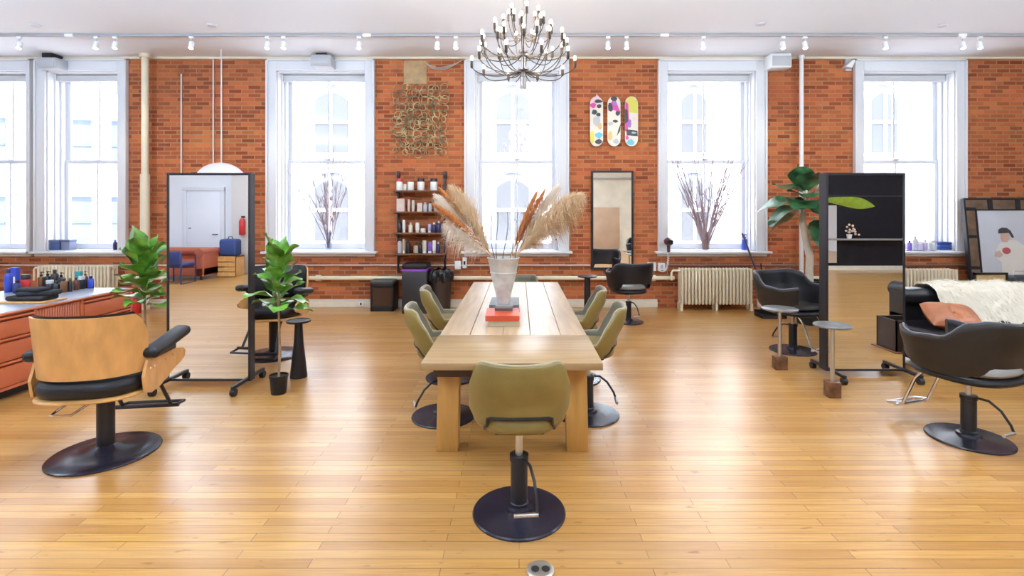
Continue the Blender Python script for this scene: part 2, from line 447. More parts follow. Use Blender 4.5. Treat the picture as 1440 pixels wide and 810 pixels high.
pipe([(x,8.42,0),(x,8.42,H-.001)], .034, 'thin white riser pipe between the two right windows behind the monstera', name='riser_pipe', m=white_pl,
     fit=[((x,8.42,H-.05),(x,8.42,H-.001),.05),((x,8.42,az(255,8.42)),(x,8.42,az(262,8.42)),.045)])
for px_, y0, y1, lab in ((300,80,236,'left of the two white wall conduits above the white dome'),(311.5,80,232,'right of the two white wall conduits above the white dome'),(255,104,330,'faint pale conduit on dark brick left of the white dome')):
    x = ax(px_, 8.51); pipe([(x,8.51,az(y1,8.51)),(x,8.51,az(y0,8.51))], .012, lab, m=plain('conduit_white', (.70,.64,.58), .5), name='conduit', n=8)
# white dome behind left mirror
d = thing('pendant_dome', 'white half round dome shade peeking above the left standing mirror', 'lamp', (ax(311,8.1), 8.1, 0))
rd = .36; zb = az(258, 8.1)
MB().lathe([(rd,zb),(rd*.99,zb+.02)]+[(rd*math.cos(t*PI/2/10),zb+.02+rd*.86*math.sin(t*PI/2/10)) for t in range(1,11)]+[(.005,zb+.02+rd*.86)], n=32).obj('shade', white_pl, d)
MB().tube([(0,0,zb+.33),(0,0,H)], .006, 6).obj('cord', white_pl, d)
# tan plaster patch above wire art
p = MB().box(ax(568,D),ax(600,D),D-.012,D,az(118,D),az(86,D),.004)
tag(p.obj('plaster_patch', plain('tan_plaster', (.44,.29,.15), .85, var=.2, vscale=8)), 'tan plaster patch on the brick above the wire loop artwork', 'patch')
# loose wires
wi = MB()
for k in range(3):
    pts = []
    for t in range(13):
        u = t/12; pts.append((ax(598+u*52,8.49), 8.49-.006*k, az(88+(8+2*k)*math.sin(PI*u**.8)-3*u, 8.49)))
    wi.tube(pts, .007, 6)
tag(wi.obj('loose_cable', plain('cable_grey', (.42,.36,.32), .6)), 'sagging grey cables at the ceiling left of the centre window', 'cable')
# outlets / coil cord hair dryer
o = thing('wall_outlet', 'white outlet boxes on brick right of the leaning wall mirror', 'outlet', (ax(925,8.5),D,az(375,8.5)))
MB().box(-.17,-.03,-.05,0,-.07,.07,.01).box(.0,.12,-.05,0,-.06,.06,.01).obj('plate', white_pl, o)
MB().box(-.12,-.08,-.053,-.05,-.03,.03).box(.04,.08,-.053,-.05,-.03,.03).obj('socket', grey_pl, o)
o = thing('wall_outlet', 'small white outlet box on brick left of the vase under the centre window', 'outlet', (ax(648,8.5),D,az(372,8.5)))
MB().box(-.1,.0,-.05,0,-.08,.06,.01).box(.03,.1,-.06,0,-.06,.12,.01).obj('plate', white_pl, o)
MB().box(.05,.08,-.07,-.06,0,.06).obj('plug', blackm, o)
o = thing('wall_outlet', 'pale outlet box on the baseboard beside the small black bin', 'outlet', (ax(508,8.5),D-.035,az(428,8.5)))
MB().box(-.04,.04,-.015,0,-.03,.05,.006).obj('plate', white_pl, o)
MB().cyl((0,0),.012,-.02,.02).obj('socket', blackm, o).location = (0,-.016,.012)
o = thing('hair_dryer', 'dark hair dryer held at the left edge of the sill above the radiator', 'dryer', (ax(941,8.3),8.33,az(340,8.3)))
MB().ball((0,0,0),(.075,.1,.07),14,10).tube([(0,0,-.04),(0,.0,-.17)],[.03,.024],10).obj('body', plain('maroon_plastic', (.10,.03,.035), .35), o)
MB().tube([(0,-.09,0),(0,-.15,0)],[.05,.035],12).obj('nozzle', blackm, o)
co = MB(); pts = []
for t in range(140):
    u = t/139; cxx = .02*math.sin(u*3)-.16*u**2; a = t*.9
    pts.append((cxx+.016*math.cos(a), .04+.016*math.sin(a), -.15-.34*math.sin(u*PI*.62)))
co.tube(pts, .006, 5); co.obj('coil_cord', white_pl, o)

# speakers / boxes at the ceiling
def speaker(px0,px1,py0,py1,label,m,name='wall_speaker'):
    Y0 = 8.25
    t = thing(name, label, 'speaker', (ax((px0+px1)/2,Y0),Y0,0))
    w_ = (px1-px0)/2*Y0/F; z0, z1 = az(py1,Y0), az(py0,Y0)
    MB().box(-w_,w_,0,.26,z0,z1,.025,3).obj('cabinet', m, t)
    MB().box(-w_*.86,w_*.86,-.012,.004,z0+.03,z1-.05,.01).obj('grille', grey_pl, t)
    MB().box(-w_*.5,w_*.5,.02,.24,z1-.01,min(H,z1+.09),.004).obj('bracket', blackm, t)
    return t
speaker(436,465,76,93,'pale grey speaker box at ceiling above the second brick bay window',grey_pl)
speaker(1084,1114,74,95,'white speaker box hung at ceiling right of the fourth window',white_pl)
speaker(50,78,80,96,'pale grey speaker box above the pillar between the two leftmost windows',grey_pl)
o = thing('wall_bracket', 'small white metal bracket at the top left corner of the rightmost window', 'bracket', (ax(1194,8.45),8.45,az(92,8.45)))
MB().prism([(-.09,-.03),(.05,.09),(.07,.06),(.02,-.05)], -.05,.08).obj('arm', white_pl, o)
MB().box(-.03,.07,.04,.08,-.08,.12,.004).obj('plate', grey_pl, o)
for k, (px_, py_) in enumerate(((50,37),(298,37),(1325,37),(1070,35))):
    Y0 = 2.54*F/(HY-py_)
    t = MB().lathe([(.055,H-.022),(.06,H-.01),(.075,H)], (ax(px_,Y0),Y0), 20).obj('ceiling_plate', plain('pale_ring', (.62,.62,.66), .5))
    tag(t, ['small round ceiling plate nearest the left edge of the ceiling','small round ceiling plate above the left standing mirror','small round ceiling plate near the right end of the ceiling','small round ceiling plate above the white speaker box'][k], 'ceiling plate')

# ------------------------------------------------------------------ track lights
TY = (H-CH-.03)*F/(HY-51)
tk = thing('lighting_track', 'long white lighting track fixed across the ceiling near the brick wall', 'track', (0,TY,H))
MB().box(XL+.2,XR-.3,-.02,.02,-.035,0,.004).obj('rail', plain('track_grey', (.36,.36,.39), .5), tk)
ff = MB()
for x in (-6.5,-2.2,2.1,6.4): ff.box(x-.06,x+.06,-.026,.026,-.04,0,.004)
ff.obj('joiner', white_pl, tk)
heads = [(27,'leftmost, above the first window'),(135,'left of the pair above the second window'),(162,'right of the pair above the second window'),(269,'alone above the dark brick pier left of the dome'),
 (376,'left of the pair near the third window'),(399,'right of the pair near the third window'),(505,'above the right edge of the third window'),(615,'left of the pair above the wire loop artwork'),(641,'right of the pair above the wire loop artwork'),
 (855,'left of the pair above the skateboard decks'),(881,'right of the pair above the skateboard decks'),(989,'alone above the fourth window'),(1101,'left of the pair beside the white speaker'),(1132,'right of the pair, above the thin white riser pipe'),
 (1245,'alone above the rightmost window'),(1354,'left of the pair at the right end'),(1378,'right of the pair at the right end')]
h0 = None
for px_, lab in heads:
    x = ax(px_, TY); L_ = 'white track spotlight on the rail, '+lab
    if h0 is None:
        h0 = thing('track_spotlight', L_, 'spotlight', (x,TY,H-.035), 0, 'track spotlights on the ceiling rail')
        MB().box(-.03,.03,-.018,.018,-.03,0,.004).obj('adapter', white_pl, h0)
        MB().tube([(0,0,-.03),(0,0,-.075)], .009, 8).obj('stem', grey_pl, h0)
        R = Matrix.Translation((0,.015,-.07)) @ Matrix.Rotation(math.radians(-14),4,'X')
        MB().lathe([(.02,0),(.034,-.012),(.036,-.10),(.03,-.105)],(0,0),18,R).obj('can', white_pl, h0)
        MB().lathe([(.031,-.104),(.031,-.1075)],(0,0),18,R).obj('lens', lens, h0)
        h = h0
    else: h = dup(h0, (x,TY,H-.035), 0, L_)
    l = bpy.data.lights.new('spot_lamp','SPOT'); l.energy = 16; l.spot_size = math.radians(75); l.spot_blend = .8; l.color = (1,.9,.76); l.shadow_soft_size = .04
    lo = bpy.data.objects.new('spot_lamp', l); COL.objects.link(lo); lo.location = (x,TY+.06,H-.17); lo.rotation_euler = (math.radians(22),0,0)

# ------------------------------------------------------------------ chandelier
CX, CY, CZ = ax(736,4.97), 4.97, az(125,4.97)
ch = thing('chandelier', 'large metal chandelier with many curved arms and lit bare bulbs', 'chandelier', (CX,CY,CZ))
MB().lathe([(.030,0),(.032,.01),(.032,.11),(.022,.12),(.022,.17),(.055,.18),(.055,.2),(.022,.21),(.022,.34),(.045,.35),(.045,.37),(.02,.38),(.02,.52),(.035,.53),(.035,.55),(.014,.56),(.012,.82),(.004,.83)],n=20).obj('stem', plain('grey_nickel', (.33,.30,.29), .4, metal=.6), ch)
MB().tube([(0,0,.8),(0,0,H-CZ-.03)], .007, 8).obj('rod', brassy, ch)
MB().lathe([(.07,H-CZ-.05),(.08,H-CZ-.02),(.08,H-CZ)],n=24).obj('canopy', brassy, ch)
arm_i = 0
for (n_, z0, r0, r1, zb0, zb1, ph) in ((20,.17,.40,.50,.27,.44,0),(18,.33,.27,.43,.46,.60,.1),(12,.50,.15,.28,.62,.74,.2)):
    for k in range(n_):
        a = 2*PI*k/n_+ph; r = r0 if k%2 else r1; zb = zb1 if k%2 else zb0
        pts = []
        P0, P1, P2, P3 = (.02,z0),(r*.55,z0-.10),(r*.98,z0-.02+.1*(k%2)),(r,zb-.05)
        for t in range(11):
            u = t/10; w0,w1,w2,w3 = (1-u)**3,3*u*(1-u)**2,3*u*u*(1-u),u**3
            rr = w0*P0[0]+w1*P1[0]+w2*P2[0]+w3*P3[0]; zz = w0*P0[1]+w1*P1[1]+w2*P2[1]+w3*P3[1]
            pts.append((rr*math.cos(a), rr*math.sin(a), zz))
        ao = MB().tube(pts, .0048, 6).obj('arm', plain('arm_bronze', (.055,.042,.036), .5, metal=.2), ch)
        c = (r*math.cos(a), r*math.sin(a))
        MB().lathe([(.006,zb-.07),(.0145,zb-.06),(.014,zb),(.009,zb+.004)], c, 10).obj('socket', plain('socket_bronze', (.07,.05,.04), .5, metal=.4), ao)
        MB().lathe([(.008,zb+.003),(.0135,zb+.015),(.0165,zb+.028),(.015,zb+.042),(.008,zb+.052),(.001,zb+.055)], c, 10).obj('bulb', bulbm, ao)
for dz in (.35,.7):
    l = bpy.data.lights.new('chandelier_lamp','POINT'); l.energy = 30; l.color = (1,.9,.75); l.shadow_soft_size = .3
    lo = bpy.data.objects.new('chandelier_lamp', l); COL.objects.link(lo); lo.location = (CX,CY,CZ+dz)

# ------------------------------------------------------------------ added fill lamps, out of view, brightening floor, ceiling and brick
cl0 = None
PZ = 3.3
spots = [(-6.4,3.3),(-2.3,3.2),(2.5,3.2),(6.8,3.3),(-7.0,-.8),(-2.4,-.8),(2.6,-.8),(8.6,-.8)]
for k,(x,y) in enumerate(spots):
    lab = 'added white linear fill lamp out of view above the room, '+['far left','centre left','centre right','far right','behind left','behind centre left','behind centre right','behind right'][k]
    if cl0 is None:
        cl0 = thing('added_fill_lamp', lab, 'lamp', (x,y,PZ), 0, 'added linear fill lamps')
        MB().box(-.62,.62,-.13,.13,-.04,.04,.008).obj('housing', white_pl, cl0)
        MB().box(-.59,.59,-.11,.11,-.046,-.038).obj('diffuser', difm, cl0, smooth=False)
        for sx in (-.5,.5): MB().tube([(sx,0,.03),(sx,0,H-PZ)], .004, 6).obj('cord', white_pl, cl0)
    else: dup(cl0, (x,y,PZ), 0, lab)
    def area(e, c, loc, rx, sy):
        l = bpy.data.lights.new('fill_light','AREA'); l.shape = 'RECTANGLE'; l.size = 1.15; l.size_y = sy; l.energy = e; l.color = c
        lo = bpy.data.objects.new('fill_light', l); COL.objects.link(lo); lo.location = loc; lo.rotation_euler = (rx,0,0)
    area(36, (.84,.92,1) if x < -1 else (.94,.96,1), (x,y,PZ-.07), 0, .22)
    area(160, (.58,.79,1) if x < -1 else (.68,.85,1), (x,y,PZ+.08), math.radians(135) if y > 0 else PI, .22)

# ------------------------------------------------------------------ table
TT = .66
ty0, ty1 = 3.163, 6.80
tb = thing('dining_table', 'long pale oak plank table in the middle of the room', 'table', (-.045,(ty0+ty1)/2,0))
hl = (ty1-ty0)/2; jl = 3.89-(ty0+ty1)/2
pl = MB(); ed = [-.56,-.33,-.08,.13,.36,.56]
for a, b_ in zip(ed[:-1], ed[1:]): pl.box(a+.0015,b_-.0015,jl+.003,hl,TT-.042,TT,.003,1)
pl.obj('plank_top', oak, tb)
MB().box(-.565,.565,-hl,jl-.001,TT-.045,TT+.001,.006,2).obj('end_leaf', oak_x, tb)
for sx in (-1,1):
    for yy in (-hl+.30, hl-.30):
        T = Matrix.Translation((sx*.435,yy,0)) @ Matrix.Rotation(sx*math.radians(-1.2),4,'Y')
        MB().box(-.072,.072,-.06,.06,0,TT-.05,.006,2,T).obj('leg', oak_leg, tb)
ap = MB(); brown = plain('dark_bracket', (.055,.028,.018), .5)
ap.box(-.50,-.255,-hl+.09,-hl+.13,TT-.115,TT-.045,.004)
for sx in (-1,1): ap.box(sx*.10-.02,sx*.10+.02,-hl+.14,hl-.14,TT-.10,TT-.043,.004)
ap.obj('apron', brown, tb)

# ------------------------------------------------------------------ salon chairs
def smooth01(x): x = max(0,min(1,x)); return x*x*(3-2*x)
def interp(tab, t):
    for (a,va),(b,vb) in zip(tab[:-1],tab[1:]):
        if t <= b: return va+(vb-va)*smooth01((t-a)/(b-a))
    return tab[-1][1]
def sup(a, n=2.6):
    s, c = math.sin(a), math.cos(a)
    return (math.copysign(abs(s)**(2/n), s), -math.copysign(abs(c)**(2/n), c))
def shell(mb, W, Dp, hprof, bprof, amax, taper, lean, th, nt=56, off=0):
    """tub back wrapped round the seat; t=0 is the middle of the back, +-1 the arm fronts"""
    rows = []
    sec = [(1,v/8) for v in range(9)]+[(.7,1.03),(0,1.05),(-.7,1.03)]+[(-1,1-v/8) for v in range(9)]
    for i in range(nt+1):
        t = -1+2*i/nt; a = t*amax; px_, py_ = sup(a)
        zt = interp(hprof, abs(t)); zb = interp(bprof, abs(t))
        row = []
        for (o, v) in sec:
            vv = min(v,1); z = zb+(zt-zb)*vv+(v-1 if v > 1 else 0)*.35*.6
            k = interp(taper, z); ky = k if lean < .14 else interp([(.45,.58),(.60,.78),(.78,1.0),(.95,1.06)], z)
            f = 1+(th/2*o)/W
            x = px_*W*k*f; y = py_*Dp*(ky if py_ < 0 else k)*(1+(th/2*o)/Dp)
            y += (lean if lean < .14 else .05)*(-(z-.5))*max(0,-py_)
            row.append((x,y,z))
        rows.append(row)
    n = len(sec); vs = [p for r in rows for p in r]; fs = []
    for i in range(nt):
        for j in range(n):
            j2 = (j+1)%n
            fs.append((i*n+j,(i+1)*n+j,(i+1)*n+j2,i*n+j2))
    fs.append(tuple(range(n))); fs.append(tuple(nt*n+j for j in range(n-1,-1,-1)))
    mats_ = []
    mb.add(vs, fs)
    k = len(mb.m)-len(fs)
    for i in range(nt):
        for j in range(n): mb.m[k+i*n+j] = 1 if 9 < j < n-1 else 0
    rim = [r[9+1] for r in rows]
    bot = [r[0] for r in rows]
    return rim, bot
def cushion(mb, W, Dp, z0, z1, y0=0, n=2.8, r=.03):
    N_ = 40; prof = [(.86,z0),(.95,z0+r*.3),(1,z0+r),(1,z1-r),(.96,z1-r*.35),(.88,z1),(.5,z1+.008)]
    vs = []; fs = []
    for (k,z) in prof:
        for j in range(N_):
            a = 2*PI*j/N_; sx_, sy_ = sup(a,n); vs.append((sx_*W*k, y0+sy_*Dp*k, z))
    for i in range(len(prof)-1):
        for j in range(N_): fs.append((i*N_+j,i*N_+(j+1)%N_,(i+1)*N_+(j+1)%N_,(i+1)*N_+j))
    fs.append(tuple(range(N_-1,-1,-1))); fs.append(tuple((len(prof)-1)*N_+j for j in range(N_)))
    mb.add(vs, fs)
def base_parts(t, rdisc, zpost, zseat, rpost=.045, lever='bar', pist=steel):
    MB().lathe([(rdisc,0),(rdisc,.008),(rdisc-.006,.014),(rdisc*.5,.02),(.075,.028),(.07,.045),(.05,.05)],n=48).obj('base_plate', discm, t)
    MB().lathe([(rpost*1.12,.03),(rpost*1.12,.06),(rpost,.065),(rpost,zpost-.03),(rpost*1.12,zpost-.028),(rpost*1.12,zpost)],n=24).obj('post', blackm, t)
    MB().cyl((0,0),.02,zpost-.02,zseat-.02,16).obj('piston', pist, t)
    MB().box(-.13,.13,-.13,.13,zseat-.035,zseat+.005,.012).obj('seat_plate', blackm, t)
    if lever == 'bar':
        lv = MB().tube([(.03,-.035,zpost-.015),(.055,-.09,zpost-.02),(.075,-.15,zpost-.07),(.085,-.2,zpost-.15),(.085,-.215,zpost-.19)], .0085, 8).obj('pump_lever', blackm, t)
        MB().tube([(.09,-.215,zpost-.195),(-.03,-.225,zpost-.195)], .012, 10).obj('foot_pad', steel, lv)

def tub_chair(label, loc, rotz, dz=0):
    t = thing('salon_chair', label, 'chair', loc, rotz)
    m = MB()
    rim, bot = shell(m, .262, .262, [(0,.852),(.14,.856),(.26,.862),(.31,.85),(.39,.76),(.50,.60),(1,.555)], [(0,.585),(.20,.582),(.27,.52),(.34,.497),(1,.50)], math.radians(150), [(.47,.70),(.53,.86),(.60,.95),(.70,1.0),(.80,1.0),(.90,.965)], .15, .036)
    m.v = [(x,y,z+dz) for x,y,z in m.v]
    m.obj('backrest', [olive, olive_in], t, angle=60)
    up = lambda L_: [(x,y,z+dz) for x,y,z in L_]
    MB().tube(up(rim), .006, 6).obj('piping', piping_m, t)
    n = len(bot)//2
    MB().tube(up(bot[n-9:n+10]), .008, 6).obj('gap_trim', blackm, t)
    s = MB(); cushion(s, .205, .205, .485+dz, .58+dz, -.0, 2.8, .035); s.obj('seat', olive, t)
    base_parts(t, .247, min(.31,.47+dz-.03), .50+dz)
    return t
G_ = 'olive tub chairs round the oak table'
c0 = tub_chair('olive tub salon chair nearest the camera at the front end of the oak table', (0,2.72,0), math.radians(1)); c0['group'] = G_
dup(c0, (-.59,4.0,0), math.radians(-78), 'olive tub chair, nearer of the two on the left side of the oak table', G_)
dup(c0, (-.65,4.93,0), math.radians(-80), 'olive tub chair, farther of the two on the left side of the oak table', G_)
dup(c0, (.54,4.03,0), math.radians(80), 'olive tub chair, nearer of the two on the right side of the oak table', G_)
dup(c0, (.53,4.88,0), math.radians(82), 'olive tub chair, farther of the two on the right side of the oak table', G_)
c1 = tub_chair('olive tub chair at the far end of the oak table, mostly hidden behind the vase', (.04,7.25,0), math.radians(180), -.2); c1['group'] = G_

def arm_chair(label, loc, rotz, shellm=(leather_hi, leather), foot=True):
    t = thing('styling_chair', label, 'chair', loc, rotz, 'black styling chairs with wraparound arms')
    m = MB()
    rim, bot = shell(m, .35, .335, [(0,.875),(.33,.885),(.43,.865),(.60,.745),(.75,.73),(1,.758)], [(0,.60),(.26,.595),(.34,.53),(.5,.50),(.75,.505),(1,.585)], math.radians(146), [(.42,.80),(.60,.93),(.74,1.0),(.95,1.0)], .12, .045, 64)
    m.obj('backrest', list(shellm), t, angle=60)
    MB().tube(rim, .006, 6).obj('piping', plain('charcoal_piping', (.13,.13,.16), .4), t)
    s = MB(); cushion(s, .285, .30, .44, .50, .02, 2.7, .028); s.obj('seat_shell', leather, t)
    s = MB(); cushion(s, .262, .28, .497, .55, .02, 2.7, .024); s.obj('seat', grey_cush if 'grey seat' in label else leather_hi, t)
    base_parts(t, .25, .31, .455)
    if foot:
        f = MB()
        for sx in (-.13,.13): f.tube([(sx,.2,.44),(sx,.27,.36),(sx,.36,.14),(sx,.40,.115)], .012, 8)
        f.tube([(-.16,.40,.115),(.16,.40,.115)], .014, 8); f.tube([(-.13,.36,.14),(-.14,.47,.11),(.14,.47,.11),(.13,.36,.14)], .012, 8)
        f.obj('footrest', chrome, t)
    return t
x,y = fl(1362,617); arm_chair('black armed styling chair with grey seat at the right edge, seen from behind', (x,y,0), math.radians(17), (leather_hi, leather))
x,y = fl(1115,493); arm_chair('black armed styling chair facing the camera behind the two small round side tables', (x,y,0), math.radians(198))
x,y = fl(884,453); arm_chair('black styling chair with grey seat facing the wall mirror near the back wall', (x,y,0), math.radians(14), (leather, leather_hi), False).scale = (.86,.86,.98)

def ply_chair(label, loc, rotz):
    t = thing('lounge_styling_chair', label, 'chair', loc, rotz, 'plywood shell styling chairs')
    W = .322
    def back(u, v, off, z0=.575, z1=.955, um=1.0):
        a = (u-.5)*2*um; ang = a*math.radians(68)
        cut = interp([(0,1),(.80,1),(.91,.90),(1,.60)], abs(a))
        z = z0+(z1-z0)*cut*v
        x = math.copysign(abs(math.sin(ang))**.8, ang)*(W+off+.02*v); y = -.30+ (1-math.cos(ang))*.30 - .09*(z-.57) - off*math.cos(ang)
        return (x,y,z)
    m = MB(); nu, nv = 40, 10
    vs = []; fs = []
    for side in (0,1):
        for i in range(nu+1):
            for j in range(nv+1): vs.append(back(i/nu, j/nv, .012 if side == 0 else -.002))
    K = (nu+1)*(nv+1)
    for i in range(nu):
        for j in range(nv):
            q = (i*(nv+1)+j,(i+1)*(nv+1)+j,(i+1)*(nv+1)+j+1,i*(nv+1)+j+1)
            fs.append(q); fs.append(tuple(K+k for k in reversed(q)))
        for j in (0,nv):
            fs.append((i*(nv+1)+j,(i+1)*(nv+1)+j,K+(i+1)*(nv+1)+j,K+i*(nv+1)+j))
    for i in (0,nu):
        for j in range(nv): fs.append((i*(nv+1)+j,i*(nv+1)+j+1,K+i*(nv+1)+j+1,K+i*(nv+1)+j))
    m.add(vs, fs); m.obj('back_shell', plywood, t, angle=50)
    m = MB()
    def pad(u,v):
        e = math.sin(PI*min(1,max(0,v)))**.35; f = math.sin(PI*u)**.4
        return back(u, v, -.012-.065*e*f, .59, .968, .92)
    m.grid(pad, 30, 12); m.grid(lambda u,v: back(u,v,-.006,.59,.968,.92), 30, 12); m.obj('back_cushion', leather, t, angle=60)
    # seat: black padded bottom shell with a thin plywood rim
    s = MB(); cushion(s, .305, .315, .445, .565, .0, 3.0, .05); s.obj('seat', leather, t)
    s = MB(); cushion(s, .314, .322, .425, .455, .0, 3.0, .012); s.obj('seat_shell', plywood, t)
    for sx in (-1,1):
        poly = [(-.16,.46),(-.18,.56),(-.14,.66),(-.06,.69),(.08,.675),(.20,.645),(.30,.625),(.335,.595),(.325,.555),(.27,.53),(.15,.50),(.0,.445),(-.10,.435)]
        T = Matrix.Translation((sx*.322,0,-.015)) @ Matrix.Rotation(PI/2,4,'Z')
        sp = MB().prism([(a,b) for a,b in poly], -.009, .009, T).obj('side_panel', plywood, t, smooth=False)
        bo = MB()
        for (yy,zz) in ((-.12,.60),(-.07,.60),(.06,.605),(.16,.61)):
            bo.tube([(sx*.322-.013,yy,zz-.015),(sx*.322+.013,yy,zz-.015)] , .009, 8)
        bo.obj('bolt', chrome, sp)
        T = Matrix.Translation((sx*.34,.07,.715)) @ Matrix.Rotation(math.radians(8),4,'X') @ Matrix.Rotation(sx*math.radians(4),4,'Y')
        MB().box(-.056,.056,-.23,.23,-.036,.036,.034,4,T).obj('armrest', leather, t)
        MB().box(sx*.335-.02,sx*.335+.02,-.06,.16,.64,.70,.008).obj('arm_bracket', blackm, t)
    MB().lathe([(.31,0),(.31,.008),(.30,.016),(.20,.022),(.10,.034),(.06,.06),(.05,.065)],n=56).obj('base_plate', discm, t)
    MB().lathe([(.05,.03),(.05,.39),(.058,.395),(.058,.42)],n=24).obj('post', blackm, t)
    MB().box(-.14,.14,-.14,.14,.405,.43,.01).obj('seat_plate', blackm, t)
    MB().tube([(-.04,-.02,.385),(-.12,-.08,.40),(-.2,-.14,.34),(-.2,-.19,.33),(-.08,-.19,.33),(.0,-.11,.39),(.03,-.05,.39)], .008, 8).obj('pump_lever', chrome, t)
    f = MB()
    for sx in (-.15,.15): f.tube([(sx,.20,.43),(sx*1.05,.30,.40),(sx*1.1,.47,.14)], .013, 8)
    f.tube([(-.22,.47,.135),(.22,.47,.135)], .016, 8); f.tube([(-.2,.47,.135),(-.2,.60,.12),(.2,.60,.12),(.2,.47,.135)], .012, 8)
    f.obj('footrest', blackm, t)
    return t
x,y = fl(153,637)
pc = ply_chair('plywood backed black leather styling chair in the left foreground, seen from behind', (x-.02,y,0), math.radians(8))
x,y = fl(385,499)
dup(pc, (x,y,0), math.radians(188), 'plywood and black leather styling chair behind the left standing mirror, facing the camera')

# ------------------------------------------------------------------ standing mirrors
def stand_mirror(x0, x1, Y, z1, label, dp, parts_shift=0):
    t = thing('standing_mirror', label, 'mirror', ((x0+x1)/2,Y,0)); w_ = (x1-x0)/2; z0 = .055; fw = .022
    q = MB()
    q.box(-w_,-w_+fw,0,dp,z0,z1,.003,1); q.box(w_-fw,w_,0,dp,z0,z1,.003,1); q.box(-w_+fw,w_-fw,0,dp,z1-fw,z1,.003,1); q.box(-w_+fw,w_-fw,0,dp,z0,z0+fw,.003,1)
    q.obj('frame', frame_black, t)
    MB().box(-w_+fw,w_-fw,.006,.012,z0+fw,z1-fw).obj('mirror_pane', mirror, t, smooth=False)
    MB().box(-w_+fw,w_-fw,.014,dp-.008,z0+fw,z1-fw).obj('back_board', frame_black, t, smooth=False)
    for sx in (-1,1):
        fx = sx*(w_-.03)
        ft = MB().box(fx-.016,fx+.016,-.24,.30,.062,.09,.004).obj('foot_bar', blackm, t)
        for yy in (-.22,.28):
            MB().tube([(fx-.02,yy,.032),(fx+.02,yy,.032)], .032, 16).box(fx-.012,fx+.012,yy-.02,yy+.02,.03,.066,.003).obj('caster', blackm, ft)
    return t
stand_mirror(ax(234,4.65), ax(352,4.65), 4.65, az(243,4.65), 'tall black framed mirror on casters at left, reflecting the white door', .085)
stand_mirror(ax(1162,4.94), ax(1273.5,4.94), 4.94, az(243,4.94), 'tall black framed mirror on casters at right, reflecting the black wall', .12)
wmx0, wmx1 = ax(832,8.45), ax(891,8.45)
t = thing('wall_mirror', 'narrow black framed mirror hung on brick under the skateboard decks', 'mirror', ((wmx0+wmx1)/2, 8.46, 0))
w_ = (wmx1-wmx0)/2; z0, z1 = az(379,8.45), az(240,8.45)
q = MB(); fw = .03
q.box(-w_,-w_+fw,0,.06,z0,z1,.003,1); q.box(w_-fw,w_,0,.06,z0,z1,.003,1); q.box(-w_+fw,w_-fw,0,.06,z1-fw,z1,.003,1); q.box(-w_+fw,w_-fw,0,.06,z0,z0+fw,.003,1)
q.obj('frame', frame_black, t); MB().box(-w_+fw,w_-fw,.015,.05,z0+fw,z1-fw).obj('mirror_pane', mirror, t, smooth=False)
# mirror strip on the black wall behind the camera
t = thing('wall_mirror', 'slim mirror on the black wall, seen as a bright strip in the right standing mirror', 'mirror', (8.4, YR, 0))
MB().box(-.2,.2,.005,.03,.2,1.76).obj('mirror_pane', mirror, t, smooth=False); MB().box(-.215,.215,0,.012,.18,1.78).obj('frame', frame_black, t, smooth=False)

# ------------------------------------------------------------------ side tables
x,y = fl(420,530)
t = thing('pedestal_table', 'small black flared pedestal table behind the right potted fig', 'side table', (x,y,0)); zt = az(450,y)
MB().lathe([(.078,0),(.08,.01),(.045,zt*.6),(.034,zt-.03),(.034,zt-.018)],n=28).obj('pedestal', blackm, t)
MB().lathe([(.03,zt-.02),(.108,zt-.02),(.112,zt-.018),(.112,zt),(.105,zt),(.102,zt-.006)],n=32).obj('tray_top', blackm, t)
t = thing('pedestal_table', 'small black pedestal table by the brick wall behind the right olive chairs', 'side table', (ax(826,7.0),7.0,0)); zt = az(388,7.0)
MB().lathe([(.14,0),(.14,.012),(.05,.03),(.04,zt-.03),(.05,zt-.02)],n=24).obj('pedestal', blackm, t)
MB().lathe([(.05,zt-.022),(.13,zt-.015),(.135,zt),(.125,zt)],n=28).obj('tray_top', blackm, t)
for (px_,py_,ptop,rad,lab) in ((1096.5,519,433,.17,'small round table with grey top and marble block base in front of the black chair'),(1170.5,558,456,.148,'small round marble topped table with brown block base before the right mirror')):
    x,y = fl(px_,py_); zt = az(ptop,y)
    t = thing('drink_table', lab, 'side table', (x,y,0))
    MB().box(-rad*.36,rad*.36,-.045,.045,0,.135,.006).obj('block_base', brownblock, t)
    MB().cyl((0,0),.018,.13,zt-.015,16).obj('pole', steel, t)
    MB().lathe([(rad*.97,zt-.018),(rad,zt-.012),(rad,zt-.004),(rad*.97,zt)],n=40).obj('table_top', marble, t)

